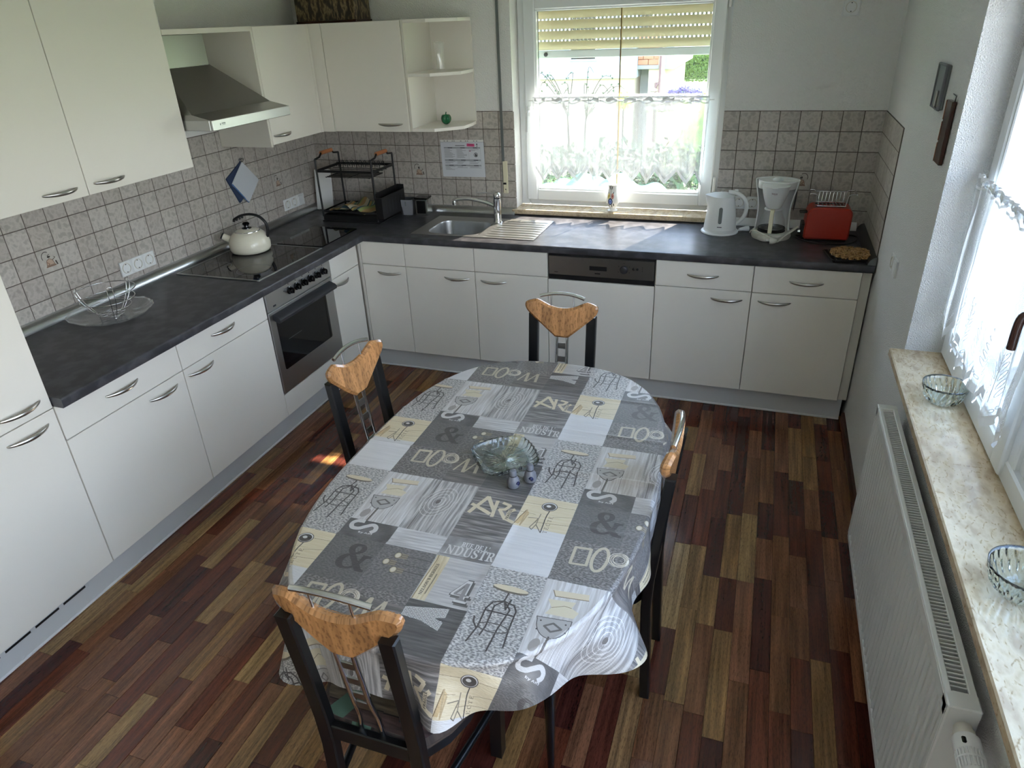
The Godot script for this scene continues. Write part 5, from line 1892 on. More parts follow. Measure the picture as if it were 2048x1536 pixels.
func crystal_bowl(called: String, label: String, at: Vector3, r: float, h: float, group := "") -> Node3D:
	var flute := 22.0
	var f := func(u: float, v: float) -> Vector3:
		# v 0..0.5 outside from the foot to the rim, 0.5..1 inside back down
		var a := u * TAU
		var inside := v > 0.5
		var k := v * 2.0 if not inside else (1.0 - v) * 2.0
		var rr := r * (0.45 + 0.55 * pow(k, 0.6))
		var y := h * pow(k, 1.25)
		var tw := a * flute * 0.5 + k * 3.5
		var cut := (absf(sin(tw)) - 0.5) * 0.09 * r * sin(k * PI * 0.95 + 0.1)
		var cut2 := (absf(sin(a * flute * 0.5 - k * 3.5)) - 0.5) * 0.05 * r * sin(k * PI)
		if inside:
			return Vector3(cos(a) * (rr - 0.0045), maxf(y, 0.006), sin(a) * (rr - 0.0045))
		return Vector3(cos(a) * (rr + cut + cut2), y, sin(a) * (rr + cut + cut2))
	var m := MB.new().surf(132, 28, f, true, true)
	var disc := func(yy: float, rr: float, dn: float) -> void:
		for i in 44:
			var a := TAU * i / 44
			var b := TAU * (i + 1) / 44
			m.flat(Vector3(0, yy, 0), Vector3(cos(a) * rr, yy, sin(a) * rr), Vector3(cos(b) * rr, yy, sin(b) * rr), Vector3(0, dn, 0))
	disc.call(0.0, r * 0.45, -1.0)
	disc.call(0.006, r * 0.45 - 0.0045, 1.0)
	return one(called, m, M.crystal, label, "bowl", T(at), group)


func small_things() -> void:
	things_left_wall()
	things_sink_side()
	things_right_side()
	things_table()
	things_walls()


func things_left_wall() -> void:
	var s := thing("socket_bank", "row of three white wall sockets on the tiles behind the wire basket", "socket", Vector3(XL + 0.006, 0.993, 1.69), PI / 2)
	for k in 3:
		sock_unit(s, -0.0735 + k * 0.0735)
	s = thing("socket_bank", "white wall plate with two sockets and a blank cover near the corner", "socket", Vector3(XL + 0.006, 0.99, 0.344), PI / 2)
	for k in 3:
		sock_unit(s, -0.075 + k * 0.0735, k == 2)
	# fruit plate and wire basket
	var pf := func(u: float, v: float) -> Vector3:
		var a := u * TAU
		var k := v * 2.0 if v < 0.5 else (1.0 - v) * 2.0
		var r := lerpf(0.075, 0.178, k)
		var y := 0.002 + 0.032 * k * k * k + (0.0045 if v > 0.5 else 0.0)
		var wob := 1.0 + 0.01 * sin(a * 24.0) * k
		return Vector3(cos(a) * r * wob, y + 0.002 * sin(a * 12.0) * k, sin(a) * r * wob)
	var pm := MB.new().surf(96, 16, pf, true, true)
	pm.lathe([Vector2(0.0, 0.0), Vector2(0.075, 0.002)], 48)
	pm.lathe([Vector2(0.075, 0.0065), Vector2(0.0, 0.005)], 48)
	one("glass_plate", pm, M.clear_glass, "large clear glass plate under the wire basket on the side worktop", "plate", T(Vector3(0.272, WT, 2.098)))
	var b := thing("wire_basket", "chrome wire fruit basket standing in the large glass plate", "basket", Vector3(0.29, WT + 0.0075, 2.108))
	for ring in [[0.122, 0.125], [0.11, 0.085], [0.088, 0.05], [0.05, 0.014]]:
		var pts := []
		for i in 48:
			pts.append(Vector3(cos(TAU * i / 48) * ring[0], ring[1], sin(TAU * i / 48) * ring[0]))
		obj("ring", MB.new().tube(pts, 0.0018 if ring[1] < 0.12 else 0.0024, 6, true), M.chrome, b)
	for k in 3:
		var a := TAU * k / 3.0 + 0.55
		for d in [-0.1, 0.1]:
			var o := []
			for q in [[0.122, 0.155], [0.124, 0.12], [0.112, 0.085], [0.088, 0.048], [0.052, 0.012], [0.0, 0.008]]:
				o.append(Vector3(cos(a + d * 0.9) * q[0], q[1] if k == 0 or q[1] < 0.15 else 0.13, sin(a + d * 0.9) * q[0]))
			obj("rib", MB.new().tube(smooth_path(o, 4), 0.0019, 6), M.chrome, b)
		var top := 0.155 if k == 0 else 0.13
		obj("rib_end", MB.new().tube(arc(Vector3(cos(a) * 0.122, top, sin(a) * 0.122), 0.011, 0, PI, 8, Vector3(-sin(a), 0, cos(a)), Vector3.UP), 0.0019, 6), M.chrome, b)
		obj("foot", MB.new().ball(Vector3(cos(a) * 0.055, 0.0045, sin(a) * 0.055), Vector3.ONE * 0.005, 10, 8), M.chrome, b)
	for k in 4:
		var pts := []
		for i in 40:
			var w := TAU * i / 40
			var rr := 0.03 + 0.016 * sin(w * 3.0 + k)
			pts.append(Vector3(cos(w) * rr + 0.014 * cos(k * 1.57), 0.012 + 0.003 * k, sin(w) * rr + 0.014 * sin(k * 1.57)))
		obj("scroll", MB.new().tube(pts, 0.0014, 5, true), M.chrome, b)
	# enamel kettle
	var k := thing("enamel_kettle", "cream enamel whistling kettle with red flower and black handle on the hob", "kettle", Vector3(0.262, WT + 0.0062, 1.095), deg_to_rad(205.0))
	obj("body", MB.new().lathe([Vector2(0, 0.001), Vector2(0.096, 0.001), Vector2(0.106, 0.006), Vector2(0.112, 0.02), Vector2(0.113, 0.045), Vector2(0.107, 0.072), Vector2(0.094, 0.095), Vector2(0.079, 0.108), Vector2(0.066, 0.114)], 56, T(Vector3.ZERO, Vector3(0, 2.35, 0))), M.kettle_enamel, k)
	var ld := obj("lid", MB.new().lathe([Vector2(0.064, 0.117), Vector2(0.05, 0.124), Vector2(0.02, 0.13), Vector2(0, 0.131)], 40), M.cream_enamel, k)
	obj("lid_rim", MB.new().lathe([Vector2(0.067, 0.113), Vector2(0.0695, 0.1145), Vector2(0.069, 0.117), Vector2(0.064, 0.1175)], 48), M.chrome, ld)
	obj("lid_knob", MB.new().lathe([Vector2(0.027, 0.128), Vector2(0.026, 0.133), Vector2(0.014, 0.137), Vector2(0.0125, 0.145), Vector2(0.019, 0.15), Vector2(0.0195, 0.157), Vector2(0.014, 0.163), Vector2(0, 0.164)], 24), M.black_gloss, ld)
	var spt := MB.new().tube([Vector3(0.085, 0.062, 0), Vector3(0.112, 0.076, 0), Vector3(0.14, 0.093, 0)], 0.021, 20, false, 1.0, 0.85)
	obj("spout", spt, M.cream_enamel, k)
	var wx := T(Vector3(0.14, 0.093, 0), Vector3(0, 0, -1.03))
	obj("whistle", MB.new().lathe([Vector2(0.0185, -0.002), Vector2(0.0185, 0.006), Vector2(0.015, 0.007), Vector2(0.0, 0.004)], 20, wx), M.black, k)
	var hpts := []
	for q in [[-0.104, 0.075], [-0.113, 0.115], [-0.106, 0.158], [-0.075, 0.192], [-0.03, 0.205], [0.02, 0.2], [0.062, 0.18]]:
		hpts.append(Vector3(q[0], q[1], 0))
	var hm := MB.new()
	var hs := smooth_path(hpts, 5)
	hm.tube(hs, 0.0135, 14, false, 0.62, 0.75)
	for i in 4:
		hm.ball(Vector3(0.06 - i * 0.016, 0.174 + i * 0.006, 0), Vector3(0.008, 0.007, 0.009), 10, 6)
	obj("handle", hm, M.black, k)
	# pot holders
	for q in [["white pot holder with blue binding hanging by its corner on the tiles", "pot_cloth", 0.018, 0.0], ["dark blue pot holder half hidden behind the white one", "dark_blue", 0.009, 0.10]]:
		var p := thing("pot_holder", q[0], "pot holder", Vector3(XL + q[2], 1.327, 0.773 + (0.006 if q[3] > 0 else 0.0)), PI / 2, "pot holders on the hook")
		var rot := T(Vector3.ZERO, Vector3(0, 0, -PI / 4 - 0.08 + q[3] * -2.6))
		var pd := MB.new().extr(rrect(0.168, 0.168, 0.012), -0.0035, 0.0035, 0.003)
		for i in pd.P.size():
			pd.P[i] += Vector3(0.084, -0.084, 0.006 * sin(pd.P[i].x * 30.0))
		var pad := obj("pad", pd, M[q[1]], p, rot)
		var bd := MB.new()
		bd.box(Vector3(0.084, -0.166, 0), Vector3(0.17, 0.007, 0.0105), 0.003)
		bd.box(Vector3(0.166, -0.084, 0), Vector3(0.007, 0.17, 0.0105), 0.003)
		if q[3] > 0.0:
			bd.box(Vector3(0.002, -0.084, 0), Vector3(0.007, 0.17, 0.0105), 0.003)
		obj("binding", bd, M.blue_binding if q[3] == 0.0 else M.dark_blue, p, rot)
		obj("loop", MB.new().tube(arc(Vector3(0, 0.006, 0), 0.009, 0, TAU, 12, Vector3(1, 0, 0), Vector3(0, 1, 0)), 0.0016, 6), M.black if q[3] == 0.0 else M.dark_blue, p)
	var hk := MB.new().tube(smooth_path([Vector3(XL + 0.006, 1.348, 0.773), Vector3(XL + 0.02, 1.345, 0.773), Vector3(XL + 0.028, 1.336, 0.773), Vector3(XL + 0.03, 1.348, 0.773)], 4), 0.002, 6)
	one("wall_hook", hk, M.chrome, "small metal hook on the tiles above the pot holders", "hook")


func things_sink_side() -> void:
	# two-storey dish rack
	var r := thing("dish_rack", "black two-tier dish rack with wooden grips in the worktop corner", "dish rack", Vector3(0.5, WT, 0.26))
	var X := 0.198
	var Z := 0.138
	for sx in [-1, 1]:
		var a := []
		for q in [[Z, 0.03], [Z, 0.385], [Z * 0.6, 0.392], [Z * 0.42, 0.412], [-Z * 0.42, 0.412], [-Z * 0.6, 0.392], [-Z, 0.385], [-Z, 0.03]]:
			a.append(Vector3(sx * X, q[1], q[0]))
		var fm := MB.new()
		for i in 7:
			fm.tube([a[i], a[i + 1]], 0.0062, 8)
		obj("end_frame", fm, M.black, r)
		obj("wooden_grip", MB.new().tube([Vector3(sx * X, 0.412, Z * 0.45), Vector3(sx * X, 0.412, 0), Vector3(sx * X, 0.412, -Z * 0.45)], 0.012, 14), M.grip_wood, r)
	var sh := MB.new()
	for z in [-Z, Z]:
		sh.box(Vector3(0, 0.315, z), Vector3(X * 2, 0.016, 0.006), 0.001)
	for x in [-X, X]:
		sh.box(Vector3(x, 0.315, 0), Vector3(0.006, 0.016, Z * 2), 0.001)
	for z in [-0.05, 0.0, 0.05]:
		sh.tube([Vector3(-X, 0.302, z), Vector3(X, 0.302, z)], 0.0025, 6)
	var shelf := obj("upper_shelf", sh, M.black, r)
	for z in [-0.085, -0.02]:
		for i in 10:
			var x := -0.14 + i * 0.033
			obj("plate_loop", MB.new().tube(arc(Vector3(x, 0.325, z), 0.02, -0.5, PI + 0.5, 12, Vector3(0.8, 0, 0.6), Vector3(0, 1, 0)), 0.0022, 6), M.black, shelf)
	var lw := MB.new()
	for k in 9:
		lw.tube([Vector3(-0.165, 0.272, 0.1 - k * 0.022), Vector3(0.15, 0.272, 0.1 - k * 0.022)], 0.002, 5)
	for x in [-0.16, 0.0, 0.148]:
		lw.tube([Vector3(x, 0.27, 0.1), Vector3(x, 0.27, -0.08)], 0.0028, 6)
	obj("hanging_shelf", lw, M.black, r)
	var tr := MB.new()
	tr.bb(Vector3(-X, 0.0, -Z), Vector3(X + 0.02, 0.008, Z + 0.02), 0.002)
	for z in [-Z, Z]:
		tr.box(Vector3(0, 0.062, z), Vector3(X * 2, 0.01, 0.006), 0.001)
		tr.box(Vector3(0, 0.02, z), Vector3(X * 2, 0.04, 0.005), 0.001)
	for x in [-X, X]:
		tr.box(Vector3(x, 0.062, 0), Vector3(0.006, 0.01, Z * 2), 0.001)
		tr.box(Vector3(x, 0.02, 0), Vector3(0.005, 0.04, Z * 2), 0.001)
	for k in 16:
		tr.tube([Vector3(-X + 0.02 + k * 0.0238, 0.062, Z), Vector3(-X + 0.02 + k * 0.0238, 0.044, Z * 0.4), Vector3(-X + 0.02 + k * 0.0238, 0.044, -Z)], 0.002, 5)
	obj("drip_tray", tr, M.black, r)
	var cut := MB.new()
	cut.bb(Vector3(X + 0.006, 0.03, -Z - 0.01), Vector3(X + 0.012, 0.19, Z + 0.02), 0.002)
	cut.bb(Vector3(X + 0.05, 0.03, -Z - 0.01), Vector3(X + 0.056, 0.165, Z + 0.02), 0.002)
	cut.bb(Vector3(X + 0.006, 0.03, -Z - 0.01), Vector3(X + 0.056, 0.036, Z + 0.02), 0.002)
	cut.bb(Vector3(X + 0.006, 0.03, Z + 0.014), Vector3(X + 0.056, 0.165, Z + 0.02), 0.002)
	cut.bb(Vector3(X + 0.006, 0.03, -Z - 0.01), Vector3(X + 0.056, 0.19, -Z - 0.004), 0.002)
	var cb := obj("cutlery_holder", cut, M.black, r)
	for k in 6:
		obj("slot", MB.new().extr(rrect(0.012, 0.085, 0.006), 0, 0.0006, 0, T(Vector3(X + 0.0562, 0.1, -0.1 + k * 0.042), Vector3(0, PI / 2, 0))), M.charcoal, cb)
	# towels in the lower tier
	var tf := func(u: float, v: float) -> Vector3:
		return Vector3(lerpf(-0.15, 0.11, u) + 0.015 * sin(v * 5.0), 0.062 + 0.035 * sin(u * PI) * (0.6 + 0.4 * sin(v * 7.0 + u * 3.0)) + 0.012 * sin(u * 17.0), lerpf(-0.11, 0.12, v) + 0.01 * sin(u * 9.0))
	var tw := one("towel", MB.new().surf(40, 24, tf, true, false, Vector2(2.2, 1)), M.towel, "crumpled striped kitchen towel in the lower tier of the dish rack", "towel", T(Vector3(0.5, WT - 0.004, 0.26)))
	one("white_board", MB.new().extr(rrect(0.12, 0.265, 0.008), -0.006, 0.006, 0.003), M.white_plastic, "white cutting board standing in the corner behind the dish rack", "cutting board", T(Vector3(0.145, WT + 0.134, 0.118), Vector3(-0.16, 0.12, 0)))
	# cup and dispenser
	var cp := thing("utensil_cup", "grey plastic utensil cup beside the dish rack", "cup", Vector3(0.782, WT, 0.128), 0.08)
	var cm := MB.new()
	var l := [[0.0, 0.036], [0.054, 0.041], [0.0555, 0.044], [0.1, 0.047], [0.1, 0.044], [0.01, 0.035]]
	for i in 5:
		var a := rrect(l[i][1] * 2, l[i][1] * 2, 0.012)
		var b := rrect(l[i + 1][1] * 2, l[i + 1][1] * 2, 0.012)
		for j in a.size():
			var q := (j + 1) % a.size()
			var n := Vector3(a[j].x, 0.02, a[j].y).normalized() * (-1.0 if i == 4 else 1.0)
			cm.quad(Vector3(a[j].x, l[i][0], a[j].y), Vector3(a[q].x, l[i][0], a[q].y), Vector3(b[q].x, l[i + 1][0], b[q].y), Vector3(b[j].x, l[i + 1][0], b[j].y), n)
	obj("cup", cm, M.grey_plastic, cp)
	obj("bottom", MB.new().bb(Vector3(-0.034, 0.0, -0.034), Vector3(0.034, 0.012, 0.034)), M.grey_plastic, cp)
	obj("mark", MB.new().extr(rrect(0.008, 0.03, 0.004), 0, 0.001, 0, T(Vector3(0.0, 0.077, 0.0462))), M.slate_grey, cp)
	var dp := thing("soap_dispenser", "shiny steel and black square box beside the grey cup", "dispenser", Vector3(0.885, WT, 0.115), 0.05)
	obj("body", MB.new().bb(Vector3(-0.043, 0.0, -0.04), Vector3(0.043, 0.104, 0.04), 0.004), M.chrome, dp)
	obj("cover", MB.new().bb(Vector3(-0.045, 0.104, -0.042), Vector3(0.045, 0.113, 0.042), 0.002), M.black_gloss, dp)
	obj("front_plate", MB.new().bb(Vector3(-0.03, 0.012, 0.0402), Vector3(0.03, 0.094, 0.042), 0.001), M.black_glass, dp)
	# notice on the tiles
	var nm := MB.new().box(Vector3(0, 0, 0.0), Vector3(0.297, 0.228, 0.0014))
	nm.quv(Vector3(-0.148, 0.1135, 0.0012), Vector3(0.148, 0.1135, 0.0012), Vector3(0.148, -0.1135, 0.0012), Vector3(-0.148, -0.1135, 0.0012), Vector3(0, 0, 1))
	one("notice_sheet", nm, M.notice, "printed notice with pink marking in a punched plastic sleeve on the tiles", "notice", T(Vector3(1.143, 1.229, 0.0085), Vector3(0, 0, 0.01)))
	# on the open shelf
	var vs := MB.new()
	var vf := func(u: float, v: float) -> Vector3:
		var a := u * TAU
		var inside := v > 0.5
		var k := v * 2.0 if not inside else (1.0 - v) * 2.0
		var rr := (0.0225 + 0.009 * pow(absf(k - 0.28) * 1.4, 1.6)) * (1.0 + 0.035 * cos(a * 8.0 + k * 4.0))
		if inside:
			rr -= 0.0025
		return Vector3(cos(a) * rr, (0.012 if inside and k < 0.08 else 0.0) + k * 0.155, sin(a) * rr)
	vs.surf(64, 28, vf, true, true)
	vs.lathe([Vector2(0.0, 0.012), Vector2(0.022, 0.012)], 24)
	one("glass_vase", vs, M.clear_glass, "slim twisted clear glass vase on the middle board of the corner shelf", "vase", T(Vector3(1.112, 1.7552, 0.17)))
	var gp := thing("glass_pepper", "dark green glossy glass pepper on the lowest board of the corner shelf", "ornament", Vector3(1.127, 1.4592, 0.185))
	var pf := func(u: float, v: float) -> Vector3:
		var a := u * TAU
		var e := lerpf(-PI / 2, PI / 2, v)
		var lobe := 1.0 - 0.13 * pow(absf(cos(a * 2.5)), 6.0) * cos(e)
		return Vector3(cos(a) * cos(e) * 0.031 * lobe, 0.033 + sin(e) * (0.033 - 0.012 * pow(maxf(sin(e), 0.0), 6.0)), sin(a) * cos(e) * 0.031 * lobe)
	obj("body", MB.new().surf(60, 24, pf, true, true), M.green_glaze, gp)
	obj("stem", MB.new().tube(smooth_path([Vector3(0, 0.052, 0), Vector3(0.001, 0.062, 0), Vector3(0.004, 0.07, 0.001)], 4), 0.0035, 8), M.green_glaze, gp)
	# dark box above the cabinets
	var bx := thing("wooden_box", "dark mottled wooden box lying on top of the corner wall cabinets", "box", Vector3(0.412, 2.0285, 0.12))
	obj("body", MB.new().bb(Vector3(-0.205, 0.012, -0.09), Vector3(0.2, 0.24, 0.088), 0.003), M.burl, bx)
	obj("base", MB.new().bb(Vector3(-0.209, 0.0, -0.094), Vector3(0.206, 0.013, 0.094), 0.003), M.brown_gloss, bx)
	obj("edge_strip", MB.new().bb(Vector3(0.052, 0.013, 0.088), Vector3(0.056, 0.24, 0.0895)), M.black, bx)


func things_right_side() -> void:
	# painted vase on its glass plate, on the sill
	var pf := func(u: float, v: float) -> Vector3:
		var a := u * TAU
		var k := v * 2.0 if v < 0.5 else (1.0 - v) * 2.0
		var r := lerpf(0.05, 0.132, k) * (1.0 + 0.02 * k * cos(a * 8.0))
		return Vector3(cos(a) * r, 0.001 + 0.016 * k * k + (0.004 if v > 0.5 else 0.0), sin(a) * r * 0.56)
	var pm := MB.new().surf(80, 12, pf, true, true)
	pm.lathe([Vector2(0.0, 0.001), Vector2(0.05, 0.001)], 32, Transform3D.IDENTITY, 0.56)
	pm.lathe([Vector2(0.05, 0.005), Vector2(0.0, 0.005)], 32, Transform3D.IDENTITY, 0.56)
	one("glass_plate", pm, M.clear_glass, "lobed clear glass plate on the stone sill under the painted vase", "plate", T(Vector3(2.112, 0.925, -0.022)))
	var v := MB.new().lathe([Vector2(0, 0.0), Vector2(0.032, 0.0), Vector2(0.033, 0.005), Vector2(0.022, 0.012), Vector2(0.021, 0.022), Vector2(0.033, 0.035), Vector2(0.04, 0.055), Vector2(0.038, 0.08), Vector2(0.031, 0.11), Vector2(0.0265, 0.14), Vector2(0.028, 0.152), Vector2(0.031, 0.158), Vector2(0.029, 0.159), Vector2(0.025, 0.15), Vector2(0.02, 0.1)], 44, T(Vector3.ZERO, Vector3(0, 1.35, 0)))
	one("painted_vase", v, M.vase_glaze, "small white vase painted with bright flowers on the window sill", "vase", T(Vector3(2.112, 0.9305, -0.022)))
	# electric kettle
	var k := thing("electric_kettle", "white electric kettle with water window on its round base", "kettle", Vector3(2.772, WT, 0.19))
	obj("power_base", MB.new().lathe([Vector2(0, 0), Vector2(0.1, 0.0), Vector2(0.103, 0.005), Vector2(0.1, 0.011), Vector2(0.088, 0.014), Vector2(0.084, 0.022), Vector2(0, 0.022)], 44), M.white_plastic, k)
	var bf := func(u: float, vv: float) -> Vector3:
		var a := u * TAU
		var r := lerpf(0.089, 0.066, pow(vv, 1.15)) - 0.006 * pow(vv, 8.0)
		var x := cos(a) * r
		var sp := maxf(0.0, (vv - 0.62) / 0.38) * pow(maxf(cos(a - PI), 0.0), 10.0)
		x -= sp * 0.032
		return Vector3(x, 0.024 + vv * 0.178 + sp * 0.006, sin(a) * r * (1.0 - 0.35 * sp))
	obj("body", MB.new().surf(64, 22, bf, true, true), M.white_plastic, k)
	var lid := MB.new()
	var lf := func(u: float, vv: float) -> Vector3:
		var a := u * TAU
		var r := 0.0655 * (1.0 - vv)
		var sp := pow(maxf(cos(a - PI), 0.0), 10.0) * (1.0 - vv)
		return Vector3(cos(a) * r - sp * 0.028, 0.203 + 0.02 * sin(vv * PI / 2) + 0.004 * sp, sin(a) * r)
	lid.surf(48, 8, lf, true, true)
	obj("lid", lid, M.white_plastic, k)
	var hp := smooth_path([Vector3(0.03, 0.222, 0), Vector3(0.075, 0.218, 0), Vector3(0.115, 0.19, 0), Vector3(0.132, 0.145, 0), Vector3(0.122, 0.09, 0), Vector3(0.085, 0.048, 0)], 6)
	obj("handle", MB.new().tube(hp, 0.0155, 14, false, 0.75, 0.9), M.white_plastic, k)
	obj("switch", MB.new().box(Vector3(0.07, 0.233, 0), Vector3(0.022, 0.012, 0.02), 0.004), M.white_plastic, k)
	var wx := T(Vector3(0.002, 0.11, 0.0842), Vector3(-0.13, 0, 0))
	var ww := obj("water_window", MB.new().extr(rrect(0.021, 0.09, 0.0104, 6), -0.006, 0.001, 0.001, wx), M.slate_grey, k)
	obj("gauge_frame", MB.new().tube(smooth_path(arc(Vector3(0, 0.035, 0.0012), 0.011, 0, PI, 8, Vector3(1, 0, 0), Vector3(0, 1, 0)) + arc(Vector3(0, -0.035, 0.0012), 0.011, PI, TAU, 8, Vector3(1, 0, 0), Vector3(0, 1, 0)), 1, true), 0.0016, 6, true), M.white_plastic, ww, wx)
	obj("marking", MB.new().box(Vector3(0.002, 0.047, 0.0882), Vector3(0.025, 0.004, 0.0012)), M.charcoal, k)
	# the kettle's plug lying beside it
	var pl := thing("power_plug", "white power plug lying on the worktop between kettle and coffee maker", "plug", Vector3(2.9, WT, 0.17), 0.5)
	var pb := MB.new().tube([Vector3(-0.025, 0.014, 0), Vector3(0.0, 0.016, 0), Vector3(0.016, 0.017, 0)], 0.009, 12, false, 1.0, 1.75)
	pb.lathe([Vector2(0.016, 0.0), Vector2(0.0175, 0.014), Vector2(0.0, 0.014)], 18, T(Vector3(0.014, 0.0175, 0), Vector3(0, 0, -PI / 2)))
	obj("body", pb, M.white_plastic, pl)
	obj("cord", MB.new().tube(smooth_path([Vector3(-0.025, 0.014, 0), Vector3(-0.05, 0.006, 0.002), Vector3(-0.065, 0.004, -0.02), Vector3(-0.06, 0.004, -0.06)], 4), 0.0034, 8), M.white_plastic, pl)
	var s := thing("socket_bank", "pair of white wall sockets on the tiles behind the white kettle", "socket", Vector3(2.893, 1.016, 0.006))
	sock_unit(s, -0.037)
	sock_unit(s, 0.037)
	coffee_maker()
	toaster()
	# trivets
	var t := thing("wooden_trivet", "round trivet of small olive wood slices near the worktop edge", "trivet", Vector3(3.428, WT + 0.0162, 0.545), 0.3)
	var q := 0
	for ring in [[0.0, 1], [0.03, 6], [0.058, 12], [0.083, 16]]:
		for i in ring[1]:
			var a: float = TAU * i / ring[1] + ring[0] * 9.0
			var d := MB.new()
			var rr := 0.0145 + 0.003 * rng.randf()
			d.us = 9.0
			d.uo = Vector2(rng.randf(), rng.randf())
			d.extr(ell2(Vector2.ZERO, rr, rr * rng.randf_range(0.8, 1.0), rng.randf() * 3.0, 9), 0, 0.013 + 0.003 * rng.randf(), 0.0015)
			obj("slice", d, M.olive_wood, t, T(Vector3(cos(a) * ring[0], 0, sin(a) * ring[0]), Vector3(-PI / 2, 0, 0)))
	var mt := thing("iron_trivet", "black openwork trivet lying under the wooden one", "trivet", Vector3(3.41, WT, 0.548), 0.2)
	var im := MB.new()
	for k2 in 9:
		im.box(Vector3(-0.088 + k2 * 0.022, 0.011, 0), Vector3(0.006, 0.006, 0.176), 0.001)
		im.box(Vector3(0, 0.011, -0.088 + k2 * 0.022), Vector3(0.176, 0.006, 0.006), 0.001)
	obj("grid", im, M.black, mt)
	for sx in [-1, 1]:
		for sz in [-1, 1]:
			obj("foot", MB.new().lathe([Vector2(0.006, 0), Vector2(0.006, 0.009), Vector2(0, 0.009)], 10, T(Vector3(sx * 0.08, 0, sz * 0.08))), M.black, mt)
	# crystal bowls on the marble sill
	crystal_bowl("crystal_bowl", "cut glass bowl on the marble sill at the end towards the kitchen units", Vector3(3.592, 0.875, 2.005), 0.066, 0.068, "cut glass bowls on the marble sill")
	crystal_bowl("crystal_bowl", "cut glass bowl on the marble sill towards the thermostat end of the radiator", Vector3(3.597, 0.875, 2.875), 0.074, 0.072, "cut glass bowls on the marble sill")


